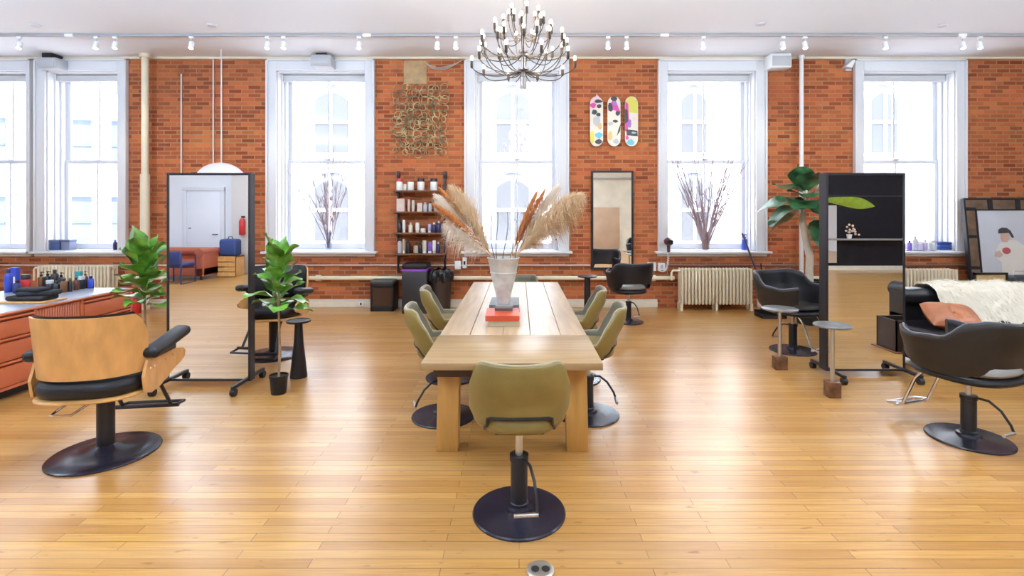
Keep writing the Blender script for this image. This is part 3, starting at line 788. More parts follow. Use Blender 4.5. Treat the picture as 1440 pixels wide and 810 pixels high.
# ------------------------------------------------------------------ plants
def leaf(mb, base, dirv, L_, W_, droop, fold=.25, n=7, wav=.02, roll=0):
    dv = Vector(dirv).normalized(); side = dv.cross(Vector((0,0,1)))
    if side.length < .05: side = Vector((1,0,0))
    side.normalize(); side = Matrix.Rotation(roll,3,dv) @ side; nr = side.cross(dv).normalized()
    ph = random.random()*6
    def fn(u,v):
        s = (v-.5)*2
        wd = W_/2*(math.sin(PI*min(1,(u*.93+.05))**1.25)**.75)
        p = Vector(base)+dv*(u*L_)+side*(s*wd)+nr*(abs(s)*wd*fold+wav*math.sin(u*9+ph)*s)-Vector((0,0,1))*(droop*u*u*L_)
        return p
    mb.grid(fn, n, 4)
def fig(loc, label, Htop, zlow, spread, seed, pr=.075, ph=.165):
    random.seed(seed)
    t = thing('potted_fig', label, 'plant', loc)
    MB().lathe([(pr*.8,0),(pr*.84,.005),(pr,ph-.02),(pr*1.06,ph-.02),(pr*1.06,ph),(pr*.95,ph),(pr*.92,ph-.02)],n=28).obj('pot', potblack, t)
    MB().cyl((0,0),pr*.9,ph-.03,ph-.018).obj('soil', soil, t)
    MB().tube([(0,0,ph-.03),(.01,0,.4),(-.005,.01,.75),(.01,0,Htop-.18)],[.012,.011,.010,.008],8).tube([(-.005,.01,.72),(-.03,.02,.85),(-.06,.01,1.0)],[.008,.007,.005],6).obj('trunk', bark, t)
    f = MB(); nl = 26
    for k in range(nl):
        u = k/(nl-1); z = zlow+(Htop-.26-zlow)*u**1.05
        a = k*2.4+random.uniform(-.3,.3); el = .12+1.0*u+random.uniform(-.15,.2)
        L_ = random.uniform(.22,.31)*spread
        b0 = (.02*math.cos(a), .02*math.sin(a), z)
        leaf(f, b0, (math.cos(a)*math.cos(el), math.sin(a)*math.cos(el), math.sin(el)+.1), L_, L_*.62, .30*(1-u)+.04)
    f.obj('foliage', leaf_m, t, angle=180)
x,y = fl(392,553); fig((x,y,0), 'small fiddle leaf fig in black pot right of the left standing mirror', 1.44, .72, 1.0, 5)
fig((ax(203,4.9),4.9,0), 'fiddle leaf fig behind the plywood chair, left of the left standing mirror', 1.42, .70, 1.15, 9)
# monstera
Y0 = 7.3; bx_, _ = ax(1139,Y0), 0
t = thing('potted_monstera', 'large leaved plant with pale bent trunk behind the right standing mirror', 'plant', (bx_,Y0,0))
MB().lathe([(.17,0),(.2,.30),(.21,.62),(.19,.62),(.185,.58)],n=28).obj('pot', potblack, t)
MB().cyl((0,0),.18,.55,.585).obj('soil', soil, t)
MB().tube([(0,0,.56),(-.01,0,.75),(.0,0,.95),(-.06,0,1.2),(-.11,0,1.45),(-.10,0,1.75),(-.05,0,1.9)],[.05,.05,.052,.045,.04,.03,.02],12).obj('trunk', bark_w, t)
f = MB(); random.seed(3)
for (dx,dz,aa,el,L_,W_,dr_) in ((-.1,1.78,2.9,.0,.55,.26,.35),(-.08,1.85,2.2,.5,.45,.3,.2),(-.05,1.88,1.2,.8,.42,.30,.15),(0,1.85,.3,.5,.45,.3,.25),(-.05,1.75,4.0,.1,.48,.32,.35),(-.03,1.7,5.2,-.1,.5,.3,.5),(.05,1.62,5.8,-.4,.48,.28,.5),(-.08,1.9,4.6,.7,.42,.3,.2),(.05,1.5,6.1,-.7,.42,.26,.3),(-.1,1.7,3.4,-.15,.5,.28,.4),(-.08,1.6,2.6,-.3,.42,.28,.4),(.02,1.45,4.9,-.5,.4,.3,.4),(-.1,1.8,4.2,.3,.5,.3,.3),(-.02,1.92,3.5,.9,.36,.28,.1)):
    leaf(f, (dx,0,dz), (math.cos(aa)*math.cos(el), math.sin(aa)*math.cos(el), math.sin(el)), L_*1.15, W_*1.35, dr_, .15, 10, .03, random.uniform(-.5,.5))
f.obj('foliage', leaf_d, t, angle=180)
# plant reflected in right mirror
t = thing('potted_palm', 'tall broad leaved plant whose one bright leaf shows in the right standing mirror', 'plant', (5.55,.1,0))
MB().lathe([(.17,0),(.22,.38),(.20,.38),(.19,.34)],n=24).obj('pot', potblack, t)
MB().cyl((0,0),.19,.3,.345).obj('soil', soil, t)
s = MB(); f = MB()
for k,(aa,el,L_,zz) in enumerate(((.02,-.06,.95,1.82),(2.2,.4,.6,1.9),(3.6,.3,.6,1.7),(4.6,.6,.6,1.6))):
    e = (.28*math.cos(aa),.28*math.sin(aa),zz)
    s.tube([(0,0,.33),(.06*math.cos(aa),.06*math.sin(aa),1.0),e],[.018,.014,.008],8)
    leaf(f, e, (math.cos(aa)*math.cos(el),math.sin(aa)*math.cos(el),math.sin(el)), L_, .24, .08, .1, 10, .02, 1.0)
s.obj('stalks', leaf_d, t); f.obj('foliage', leaf_l, t, angle=180)

# ------------------------------------------------------------------ vase, books, plumes on the table
BK = TT+.001
def book(x0,x1,y0,y1,z0,z1,label,m,rot=0):
    cx_, cy_ = (x0+x1)/2,(y0+y1)/2; a,b_ = (x1-x0)/2,(y1-y0)/2; h = z1-z0
    t = thing('book', label, 'book', (cx_,cy_,z0), rot, 'books stacked on the oak table')
    MB().box(-a,a,-b_,b_,0,.004,.001,1).box(-a,a,-b_,b_,h-.004,h,.001,1).box(-a,a,-b_-.003,-b_+.002,0,h,.001,1).obj('cover', m, t)
    MB().box(-a+.004,a-.004,-b_+.003,b_-.006,.0045,h-.0045).obj('pages', paper, t, smooth=False)
Yb = 4.17
book(ax(687,Yb),ax(731,Yb),4.17,4.50,BK,BK+.044,'beige book at the bottom of the front stack below the red book',plain('book_beige',(.50,.41,.27),.6))
book(ax(682,Yb),ax(730,Yb),4.16,4.50,BK+.045,BK+.09,'red orange book lying on the beige book before the vase',plain('book_red',(.58,.075,.025),.5),math.radians(1))
vy = 4.455; zst = BK+.091
greys = [(.10,.10,.105),(.26,.25,.25)]
for k in range(2):
    book(ax(696,4.36),ax(721,4.36),4.365,4.545,zst,zst+.02,['dark grey','mid grey'][k]+' small book '+['lying on the red book','right under the vase'][k],plain('book_grey%d'%k,greys[k],.6),math.radians((-1,2)[k])); zst += .021
zz_ = BK
for k,(h,g) in enumerate(((.03,(.16,.16,.165)),(.034,(.30,.29,.29)),(.03,(.20,.20,.205)))):
    book(ax(689,4.7),ax(730,4.7),4.60,5.02,zz_,zz_+h,['lowest','middle','topmost'][k]+' of three large grey books stacked behind the vase',plain('large_grey%d'%k,g,.6),math.radians((-1,1,-.5)[k])); zz_ += h+.001
vx = ax(708,vy); zv1 = az(362,vy)-zst
v = thing('galvanized_vase', 'tapered grey metal bucket vase standing on the small grey books', 'vase', (vx,vy,zst))
MB().lathe([(.046,0),(.05,.006),(.066,.08),(.102,zv1*.55),(.136,zv1-.012),(.142,zv1-.006),(.142,zv1),(.134,zv1),(.126,zv1-.05),(.05,.03)],n=36).obj('bucket', concrete, v)
MB().lathe([(.112,zv1*.66),(.117,zv1*.665),(.1175,zv1*.69),(.114,zv1*.695)],n=36).obj('band', concrete, v)
def plume(tip, label, m, wid, frac, seed, nst=900, base=None, flop=.18, sl=.09, arch=.03):
    random.seed(seed)
    b0 = Vector(base or (vx+random.uniform(-.07,.07), vy+random.uniform(-.06,.06), zst+.10))
    tp = Vector(tip)
    rimx = max(-.11, min(.11, (tp.x-vx)*.25)); rim = Vector((vx+rimx, vy+max(-.1,min(.1,(tp.y-vy)*.3)), zst+zv1+.01))
    def cv(u):
        a = b0.lerp(rim, u/.3) if u < .3 else None
        if a is not None: return a
        s = (u-.3)/.7; c = rim+(tp-rim)*s; c.z += arch*math.sin(PI*s); return c
    t = thing('pampas_stem', label, 'dried grass', tuple(b0), 0, 'pampas stems in the grey vase')
    MB().tube([cv(i/16)-b0 for i in range(17)], [.005]*9+[.004]*8, 6).obj('stalk', plume_b, t)
    q = MB()
    for k in range(nst):
        u = frac+(1-frac)*random.random()**.85; c = cv(u); d = (cv(min(1,u+.03))-cv(u-.03)).normalized()
        s01 = (u-frac)/(1-frac); prof = math.sin(PI*min(1,s01*.80+.14))**.8
        rv = Vector((random.gauss(0,1),random.gauss(0,1)-.2,random.gauss(0,1))); rv -= d*rv.dot(d); rv.normalize()
        L_ = sl*random.uniform(.5,1.25)*(.8+.5*prof); g = Vector((0,0,-1))
        w_ = wid*prof*random.uniform(.2,1.0)*(1.35 if random.random() < .15 else 1)
        p0 = c+rv*.003; p1 = c+rv*w_*.55+d*L_*.5; p2 = p1+rv*w_*.35+d*L_*.35+g*flop*L_*.5; p3 = p2+rv*w_*.2+d*L_*.12+g*(flop*1.6+.25)*L_*random.uniform(.3,1)
        sd = d.cross(rv)*random.uniform(.0013,.0032)
        q.add([p0-b0-sd*.7,p0-b0+sd*.7,p1-b0+sd,p1-b0-sd,p2-b0+sd*.8,p2-b0-sd*.8,p3-b0],[(0,1,2,3),(3,2,4,5),(5,4,6)])
    q.obj('plume', m, t, smooth=False)
plume(at(640,270,4.70),'cream feathery pampas stem leaning left, tallest on the left of the vase',plume_c,.13,.36,1,2000,sl=.11)
plume(at(616,291,4.45),'rust orange pampas stem leaning farthest left from the vase',plume_o,.055,.40,2,1000,sl=.08)
plume(at(622,268,4.85),'rust tipped pale pampas stem at upper left of the vase',plume_o,.05,.5,3,700,sl=.07)
plume(at(638,318,4.50),'whitish drooping pampas stem lowest on the left of the vase',plume_w,.15,.36,4,1300,flop=.5,sl=.12,arch=.0)
plume(at(618,280,4.9),'pale pampas stem behind the orange one on the left of the vase',plume_w,.12,.46,14,1300,sl=.10)
plume(at(806,282,4.45),'big tan pampas stem leaning farthest right from the vase',plume_c,.19,.34,5,2800,sl=.14,flop=.3)
plume(at(800,298,4.75),'tan brown pampas stem at right behind the big tan stem',plume_b,.17,.38,6,1900,sl=.13,flop=.35)
plume(at(780,268,4.75),'pale upright pampas stem on the right of the vase',plume_w,.10,.42,7,1300,sl=.10)
plume(at(752,276,4.55),'rust orange upright pampas stem just right of the vase centre',plume_o,.042,.38,8,900,sl=.07)
plume(at(763,272,4.65),'rust orange pampas stem second from the vase centre on the right',plume_o,.045,.40,9,900,sl=.07)
for k,(px_,py_,dx_,lab) in enumerate(((690,303,-1,'curled dark twig, leftmost in the vase'),(697,298,-1,'curled brown twig, second from left in the vase'),(712,296,1,'tall dark curled twig in the middle of the vase'),(722,310,1,'dark curved twig right of the vase centre'),(731,298,1,'thin dark twig rightmost of the bare twigs in the vase'))):
    tp = Vector(at(px_,py_,4.52)); b0 = Vector((vx+.02*k-.04,vy,zst+.05)); pts = []
    for i in range(15):
        u = i/14; p = b0.lerp(tp,u); p.x += .018*math.sin(u*7+k); p.y += .02*math.sin(u*5+2*k); pts.append(p-b0)
    e = pts[-1]
    pts += [e+Vector((dx_*.012,0,.012)), e+Vector((dx_*.03,0,.012)), e+Vector((dx_*.04,0,-.005)), e+Vector((dx_*.035,0,-.02))]
    o_ = MB().tube(pts,[.0055-.0002*i for i in range(len(pts))],6).obj('dried_twig', twigm, loc=tuple(b0)); tag(o_, lab, 'twig', 'bare twigs in the grey vase')

# ------------------------------------------------------------------ window branches
def branches(px_, pyb, tips, label, Y0, seed, glass=True, thk=.009):
    random.seed(seed); zb = ZS+.013; b = Vector((ax(px_,Y0),Y0,zb))
    t = thing('branch_vase', ('clear glass vase' if glass else 'slim brown glass vase')+' on the sill holding '+label.split(' in ')[0], 'vase', tuple(b))
    hv = .30
    MB().lathe([(.045,0),(.055,.02),(.055,hv*.6),(.05,hv),(.046,hv),(.050,hv*.6),(.045,.03)],n=20).obj('glass', vase_glass if glass else plain('brown_glass',(.17,.10,.09),.3), t)
    q = MB()
    for (tx,ty) in tips:
        tp = Vector((ax(tx,Y0-random.uniform(0,.15)), Y0-random.uniform(.05,.25), az(ty,Y0)))
        s = b+Vector((random.uniform(-.025,.025),random.uniform(-.02,.02),.02)); mid = s+Vector(((tp.x-s.x)*.22,(tp.y-s.y)*.2,hv+.10))
        pts = []; 
        for i in range(11):
            u = i/10; p = s*(1-u)**2+mid*2*u*(1-u)+tp*u*u
            p += Vector((random.uniform(-1,1),random.uniform(-1,1)*.4,random.uniform(-1,1)))*.012*u; pts.append(p-b)
        q.tube(pts,[thk*(1-.72*i/10) for i in range(11)],5)
        for k in range(11):
            i = random.randint(4,9); p = pts[i]; d = (pts[i+1]-p).normalized()
            sp = (d+Vector((random.uniform(-.7,.7),random.uniform(-.3,.3),random.uniform(-.2,.5)))).normalized()*random.uniform(.12,.38)
            if (p+sp).y+b.y > GY-.06: sp.y = -abs(sp.y)
            q.tube([p,p+sp*.5+Vector((0,0,.01)),p+sp],[.005,.0035,.002],4)
    o_ = q.obj('dried_branches', twig_p, loc=tuple(b)); tag(o_, label, 'branches')
branches(462,350,[(410,240),(432,270),(440,250),(452,232),(462,215),(470,208),(478,225),(486,240),(492,258),(455,260),(470,245),(446,290)],'spray of fine grey dried branches in the third window',8.70,21)
branches(992,350,[(945,220),(940,215),(952,225),(968,270),(1012,250),(1022,235),(1035,215),(1030,200),(1045,230),(1005,255),(962,245),(1018,225),(975,225),(985,250),(1000,215),(1040,245),(950,260),(1025,265),(980,280)],'purple brown bare branches spreading in the fourth window',8.70,33,False,.017)

# ------------------------------------------------------------------ radiators
def radiator(x0,x1,z1,Y,label):
    t = thing('radiator', label, 'radiator', ((x0+x1)/2,Y,0)); w_ = (x1-x0)/2
    n = max(8,int(round((x1-x0)/.056))); f = MB()
    for k in range(n):
        x = -w_+(k+.5)*2*w_/n; r = w_/n*.62
        f.box(x-r,x+r,-.10,-.055,.10,z1,.012,2); f.box(x-r,x+r,.055,.10,.10,z1,.012,2); f.box(x-r,x+r,-.02,.02,.12,z1-.02,.01,1)
        f.box(x-r*.9,x+r*.9,-.1,.1,z1-.05,z1-.004,.012,2); f.box(x-r*.9,x+r*.9,-.1,.1,.10,.14,.012,2)
    f.tube([(-w_,0,z1-.04),(w_,0,z1-.04)],.03,10).tube([(-w_,0,.13),(w_,0,.13)],.03,10)
    f.obj('fins', cream, t)
    for sx in (-1,0,1):
        for sy in (-1,1): MB().box(sx*(w_-.02)-.02,sx*(w_-.02)+.02,sy*.075-.02,sy*.075+.02,0,.12,.006).obj('foot', cream, t)
    MB().tube([(-w_,0,z1-.04),(-w_-.10,0,z1-.04),(-w_-.12,0,z1-.07),(-w_-.12,0,zp-.02)],.018,8).obj('feed_pipe', cream, t)
radiator(ax(955,8.28),ax(1056,8.28),az(378,8.2),8.29,'long cream cast iron radiator below the fourth window')
radiator(ax(58,8.28),ax(160,8.28),az(374,8.2),8.29,'cream radiator at left behind the bottles on the coral cabinet')
radiator(ax(1235,8.28),ax(1342,8.28),az(379,8.2),8.29,'cream radiator at right below the rightmost window behind the sofa')

# ------------------------------------------------------------------ coral cabinet
X1 = -4.32; X0 = X1-1.22; cy0, cy1 = 3.96, 5.72; zt = .747
cb = thing('sideboard', 'coral red low cabinet with drawers and slatted centre, left edge', 'cabinet', (X1,cy0,0))
L_ = cy1-cy0
q = MB(); q.box(-1.2,-.025,.0,L_,.09,zt-.022,.004,1); q.box(-.03,0,0,.03,.09,zt-.022); q.box(-.03,0,L_-.03,L_,.09,zt-.022); q.box(-.03,0,0,L_,.09,.115)
for yy in (.60,1.09): q.box(-.03,0,yy,yy+.03,.09,zt-.022)
q.obj('carcass', coral, cb, smooth=False)
MB().box(-1.22,.012,-.012,L_+.012,zt-.022,zt-.004,.004).obj('edge_band', coral, cb); MB().box(-1.2,-.01,.0,L_-.01,zt-.006,zt,.001,1).obj('worktop', topm, cb)
MB().box(-1.15,-.10,.06,L_-.06,0,.09).obj('plinth', blackm, cb, smooth=False)
for (a,b_) in ((.035,.595),(1.125,L_-.035)):
    zz = [.12,.335,.535,zt-.03]
    for z0_,z1_ in zip(zz[:-1],zz[1:]):
        d_ = MB().box(-.03,.004,a,b_,z0_,z1_-.045,.004).obj('drawer', coral, cb)
        MB().box(-.028,.018,a,b_,z1_-.028,z1_-.010,.006).obj('pull_lip', coral, d_)
tm = MB()
for k in range(17):
    y = .635+k*.0266; tm.box(-.028,-.004,y,y+.0245,.12,zt-.03,.006,1)
tm.obj('tambour_door', coral_d, cb)

def bottle(px_, pyb, hpx, kind, body, cap, label, Y=None, z=None, name='bottle', cat='bottle', group=None, wpx=None):
    sc_ = F/Y; h = hpx/sc_; r = (wpx or 8)/2/sc_
    t = thing(name, label, cat, (ax(px_,Y),Y,z), 0, group)
    if kind == 'pump':
        MB().lathe([(r*.95,0),(r,.004),(r,h*.62),(r*.85,h*.68),(r*.35,h*.72),(r*.35,h*.76)],n=16).obj('body', body, t)
        MB().lathe([(r*.45,h*.75),(r*.45,h*.84),(r*.16,h*.85),(r*.16,h*.94),(r*.4,h*.95),(r*.4,h)],n=12).tube([(0,0,h*.965),(r*1.0,0,h*.955)],r*.14,6).obj('pump', cap, t)
    elif kind == 'jar':
        MB().lathe([(r*.95,0),(r,.004),(r,h*.68),(r*.9,h*.72)],n=20).obj('body', body, t)
        MB().lathe([(r*.95,h*.715),(r*.97,h*.72),(r*.97,h*.97),(r*.92,h)],n=20).obj('lid', cap, t)
    elif kind == 'box':
        MB().box(-r,r,-r*.7,r*.7,0,h,.002,1).obj('carton', body, t); MB().box(-r*.7,r*.7,-r*.7-.001,-r*.7,h*.3,h*.6).obj('printed_panel', cap, t, smooth=False)
    elif kind == 'tube':
        MB().lathe([(r*.8,0),(r*.8,h*.2),(r*.72,h*.2)],n=14).obj('cap', cap, t)
        MB().lathe([(r*.8,h*.2),(r*.95,h*.3),(r*.9,h*.75),(r*.75,h)],n=14).obj('body', body, t)
    else:
        MB().lathe([(r*.95,0),(r,.004),(r,h*.70),(r*.75,h*.78),(r*.42,h*.81),(r*.42,h*.84)],n=16).obj('body', body, t)
        MB().lathe([(r*.5,h*.83),(r*.5,h*.985),(r*.44,h)],n=14).obj('cap', cap, t)
    return t
K_ = {'navy':(.015,.02,.11),'blue':(.03,.06,.42),'black':(.015,.014,.017),'amber':(.16,.06,.015),'red':(.50,.02,.02),'teal':(.03,.26,.26),'brown':(.11,.035,.02),'white':(.8,.79,.77),'cream':(.68,.6,.48),'pink':(.72,.52,.46),'grey':(.28,.27,.28),'purple':(.22,.12,.5),'beige':(.5,.4,.3),'orange':(.75,.17,.06),'silver':(.5,.5,.52),'lilac':(.5,.45,.68)}
def kc(n): return plain(n+'_plastic', K_[n], .35)
zt_ = zt
def onc(px_, py_):
    Y = (CH-zt_)*F/(py_-HY); return Y
cab = [(12,411,33,'bottle','blue','navy','tall blue bottle at the left end of the coral cabinet',9),(21,408,32,'box','blue','white','blue and white carton behind the blue bottle on the coral cabinet',9),
 (24,412,18,'bottle','navy','black','short dark bottle right of the tall blue bottle on the coral cabinet',9),(36,410,24,'jar','red','black','red jar with black lid on the coral cabinet',11),
 (58,404,23,'pump','amber','black','amber pump bottle, leftmost of the dark bottle cluster on the coral cabinet',8),(67,404,24,'pump','black','black','black pump bottle second from left in the dark cluster on the coral cabinet',8),
 (77,403,26,'bottle','black','black','tall black bottle in the middle of the dark cluster on the coral cabinet',9),(86,404,22,'pump','black','black','black pump bottle right of the tallest black one on the coral cabinet',8),
 (70,410,16,'jar','black','grey','short black jar in front of the pump bottles on the coral cabinet',9),(80,411,16,'bottle','black','black','short black bottle in front of the tall black one on the coral cabinet',8),
 (90,411,20,'bottle','amber','black','dark amber bottle at the front of the cluster on the coral cabinet',8),(98.5,410,19,'bottle','black','amber','black bottle with amber cap right of the amber bottle on the coral cabinet',6),
 (107,408,18,'bottle','brown','black','brown bottle between the black and grey topped bottles on the coral cabinet',6.5),(115,406,18,'jar','black','grey','black jar with grey lid near the right end of the coral cabinet',8),
 (111,402.5,24,'box','teal','white','teal carton behind the bottles on the coral cabinet',7.5),(120,402.5,24,'pump','brown','brown','tall brown bottle near the right end of the coral cabinet',6),
 (127.5,403,17,'bottle','blue','navy','small blue bottle at the right end of the coral cabinet row',7.5)]
for (px_,py_,h_,kd,b1,b2,lab,wp) in cab:
    Y = min(onc(px_,py_), 5.68)
    bottle(px_,py_,h_,kd,kc(b1),kc(b2),lab,Y,zt_,group='products on the coral cabinet',wpx=wp, name={'jar':'jar','box':'carton'}.get(kd,'bottle'), cat={'jar':'jar','box':'box'}.get(kd,'bottle'))
Y = onc(45,424)
t = thing('folded_cape', 'black folded salon cape heaped on a wooden tray on the coral cabinet', 'cape', (ax(47,Y),Y,zt+.018))
fo = MB()
fo.box(-.19,.17,-.09,.09,0,.045,.02,3); fo.box(-.10,.20,-.08,.08,.04,.085,.02,3,Matrix.Rotation(.2,4,'Z')); fo.box(-.12,.12,-.07,.07,.08,.115,.018,3,Matrix.Rotation(-.15,4,'Z')); fo.obj('fabric', plain('black_cloth',(.012,.012,.018),.8,bump=.5,bscale=18), t)
t = MB().box(-.24,.22,-.13,.13,0,.016,.004).obj('wooden_tray', plywood, loc=(ax(45,Y),Y,zt+.0005)); tag(t,'thin wooden tray under the black cape on the coral cabinet','tray')

# ------------------------------------------------------------------ wall shelf with products
sy0, sy1 = 8.24, 8.50
sh = thing('wall_shelf', 'black rod and walnut wall shelf with four boards left of the plumes', 'shelf', (ax(590,8.3),D,0))
sx0, sx1 = -.39, .385
for sx in (sx0,sx1):
    MB().box(sx-.016,sx+.016,-.05,-.018,.58,2.24,.003).box(sx-.024,sx+.024,-.06,0,2.15,2.26,.006).box(sx-.018,sx+.018,-.03,0,.58,.64).obj('upright', blackm, sh)
zs_ = [az(y,sy0) for y in (267.5,297.5,327.5,357)]
for z in zs_:
    MB().box(sx0-.03,sx1+.03,sy0-D,-.03,z-.024,z,.003).obj('board', woodshelf, sh)
    MB().box(sx0-.012,sx0+.012,sy0-D+.02,-.02,z-.036,z-.024).box(sx1-.012,sx1+.012,sy0-D+.02,-.02,z-.036,z-.024).obj('bracket', blackm, sh, smooth=False)
rows = [('top',[(562,17,'jar','white','red',9),(569.5,9,'jar','cream','cream',5),(577.5,12,'jar','white','white',9),(592,17,'jar','white','black',10),(610,17,'jar','white','black',10)]),
 ('second',[(564,18,'box','pink','cream',11),(575,17,'tube','pink','pink',4.5),(581,16,'tube','cream','cream',5),(590.5,12,'box','cream','pink',7),(598,13,'bottle','grey','grey',6),(605,14,'bottle','grey','black',5),(614,19,'bottle','silver','black',7)]),
 ('third',[(562,18,'bottle','black','black',6),(568,18,'tube','white','white',5),(577.5,14,'bottle','cream','silver',6),(587,14,'tube','white','cream',6),(595,6,'jar','white','white',7),(604,12,'tube','lilac','white',5),(610.5,14,'bottle','navy','white',6),(617,16,'bottle','navy','silver',6)]),
 ('bottom',[(562,21,'bottle','silver','black',6),(568,20,'tube','beige','white',5),(574,19,'bottle','black','black',6),(585,15,'pump','beige','black',7),(591,17,'pump','black','black',5.5),(597,18,'tube','cream','white',7),(604.5,16,'tube','purple','white',6),(610.5,18,'tube','white','silver',6),(616,16,'bottle','navy','grey',5)])]
KN = {'jar':'jar','box':'carton','tube':'tube','bottle':'bottle','pump':'pump bottle'}
for (rn, items), z in zip(rows, zs_):
    for k,(px_,h_,kd,b1,b2,wp) in enumerate(items):
        lab = '%s %s, %s from left on the %s board of the wall shelf' % (b1, KN[kd], ORD[k], rn)
        bottle(px_,0,h_,kd,kc(b1),kc(b2),lab,8.36,z+.0005,group='hair products on the wall shelf',wpx=wp,name={'jar':'jar','box':'carton','tube':'squeeze_tube'}.get(kd,'bottle'),cat={'jar':'jar','box':'box','tube':'tube'}.get(kd,'bottle'))

# ------------------------------------------------------------------ bins
x,y = fl(537,438)
t = thing('waste_bin', 'small black boxy bin with open window front standing by the baseboard', 'bin', (x,y-.0,0)); hb = az(394,y)
q = MB(); w_ = .185
q.box(-w_,w_,.02,.34,0,.02,.004); q.box(-w_,-w_+.03,0,.34,0,hb-.06,.006); q.box(w_-.03,w_,0,.34,0,hb-.06,.006); q.box(-w_,w_,.30,.34,0,hb-.06,.006); q.box(-w_,w_,0,.03,0,.09,.006); q.box(-w_,w_,0,.03,hb-.12,hb-.06,.006)
q.obj('body', potblack, t)
MB().box(-w_+.03,w_-.03,.012,.02,.09,hb-.12).obj('front_panel', plain('smoked_panel',(.06,.03,.02),.15), t, smooth=False)
MB().box(-w_-.004,w_+.004,-.008,.35,hb-.065,hb,.02,3).obj('lid', plain('dark_grey_lid',(.06,.065,.065),.4), t)
x,y = fl(582.5,441.5)
t = thing('waste_bin', 'tall black pull out bin with a purple bag edge below the wall shelf', 'bin', (x,y,0)); hb = az(371,y); w_ = .195
MB().box(-w_,w_,0,.38,0,hb-.11,.012).obj('body', plain('charcoal_metal',(.035,.033,.036),.4,metal=.3), t)
MB().box(-w_-.003,w_+.003,-.004,.384,hb-.125,hb-.085,.008).obj('bag_edge', plain('purple_bag',(.22,.05,.42),.35), t)
MB().box(-w_-.002,w_+.002,-.002,.382,hb-.088,hb,.03,3).obj('lid', potblack, t)
x,y = fl(624,432)
t = thing('waste_bin', 'dark bin lined with a black bag right of the tall bin', 'bin', (x,y-.3,0)); hb = az(378,y-.3); w_ = .17
MB().lathe([(.14,0),(.15,.01),(.17,hb-.12),(.165,hb-.12)],n=24).obj('body', plain('dark_brown_bin',(.04,.025,.02),.45), t)
q = MB()
def bag(u,v):
    a = 2*PI*u; r = .175+.02*math.sin(9*a+3*v)+.012*math.sin(23*a); 
    r *= (1,1.08,1.02,.9,.75)[min(4,int(v*4))]
    return (r*math.cos(a), r*math.sin(a), hb-.20+.20*math.sin(v*PI/2)+.012*math.sin(7*a))
q.grid(bag,48,4); q.obj('bag', plain('black_bag',(.02,.02,.022),.25), t)

# wire loop artwork
t = thing('wire_artwork', 'rectangular gold and black wire loop wall sculpture on the brick', 'artwork', (ax(591,8.48),8.48,az(169,8.48)))
random.seed(8); q = MB(); wv, hv = .44, .58
for r_ in range(11):
    for c_ in range(8):
        cx_ = -wv+(c_+.5)*2*wv/8+random.uniform(-.03,.03); cz_ = -hv+(r_+.5)*2*hv/11+random.uniform(-.03,.03); R0 = random.uniform(.045,.078); e = random.uniform(.75,1.25); a0 = random.random()*6
        pts = []
        for k in range(14):
            a = 2*PI*k/14; pts.append((cx_+R0*math.cos(a)*e, random.uniform(-.012,.012)-.0, cz_+R0*math.sin(a+.3*math.sin(a0))))
        q.tube(pts,.008,5,closed=True)
q.obj('wire_loops', gold, t)
q = MB()
for x_ in (-.2,.2): q.tube([(x_,.03,.3),(x_,.03,-.3)],.005,5)
q.obj('hanging_frame', gold, t)

# skateboard decks
def deck(px_, label, pats):
    Y = 8.49; z0 = az(206,Y); hh = (206-136)*Y/F; hw_ = .108
    t = thing('skateboard_deck', label, 'skateboard', (ax(px_,Y),Y-.03,z0), 0, 'skateboard decks hung on the brick')
    def outline(s=1):
        p = []
        for k in range(13): a = PI*k/12; p.append((hw_*s*math.cos(a), hh-.12+ .12*s*math.sin(a)))
        for k in range(13): a = PI+PI*k/12; p.append((hw_*s*math.cos(a), .12+.12*s*math.sin(a)))
        return p
    b = MB(); b.prism(outline(), 0, .012); b.obj('deck', kc('cream'), t)
    g = MB(); mats_ = []
    for (poly, colr) in pats:
        if colr not in mats_: mats_.append(colr)
        g.mi = mats_.index(colr)
        pp = []
        for (x,z) in poly:
            x = max(-1,min(1,x)); zz = z*hh
            lim = hw_
            if zz > hh-.12: lim = hw_*math.sqrt(max(0,1-((zz-hh+.12)/.12)**2))
            if zz < .12: lim = hw_*math.sqrt(max(0,1-((.12-zz)/.12)**2))
            pp.append((max(-lim,min(lim,x*hw_*1.0)), zz))
        o = -.001-.0006*len(g.f)
        g.add([(x,o,z) for x,z in pp],[tuple(range(len(pp)))])
    g.obj('graphic', [{'mag':plain('magenta_paint',(.62,.03,.30),.4),'blk':plain('ink_black',(.015,.012,.02),.4),'yel':plain('lime_paint',(.62,.56,.05),.4),'cyn':plain('cyan_paint',(.12,.45,.55),.4),'pur':plain('violet_paint',(.30,.12,.45),.4),'gry':plain('grey_paint',(.42,.42,.44),.4),'pnk':plain('pink_paint',(.75,.50,.50),.4),'org':plain('ochre_paint',(.70,.42,.13),.4)}[m] for m in mats_], t, smooth=False)
    MB().box(-.02,.02,.012,.03,hh*.3,hh*.7).obj('hanger', blackm, t, smooth=False)
def blob(cx_,cz_,rx,rz,n=9,j=.25):
    return [(cx_+rx*math.cos(2*PI*k/n)*(1+random.uniform(-j,j)), cz_+rz*math.sin(2*PI*k/n)*(1+random.uniform(-j,j))) for k in range(n)]
random.seed(17)
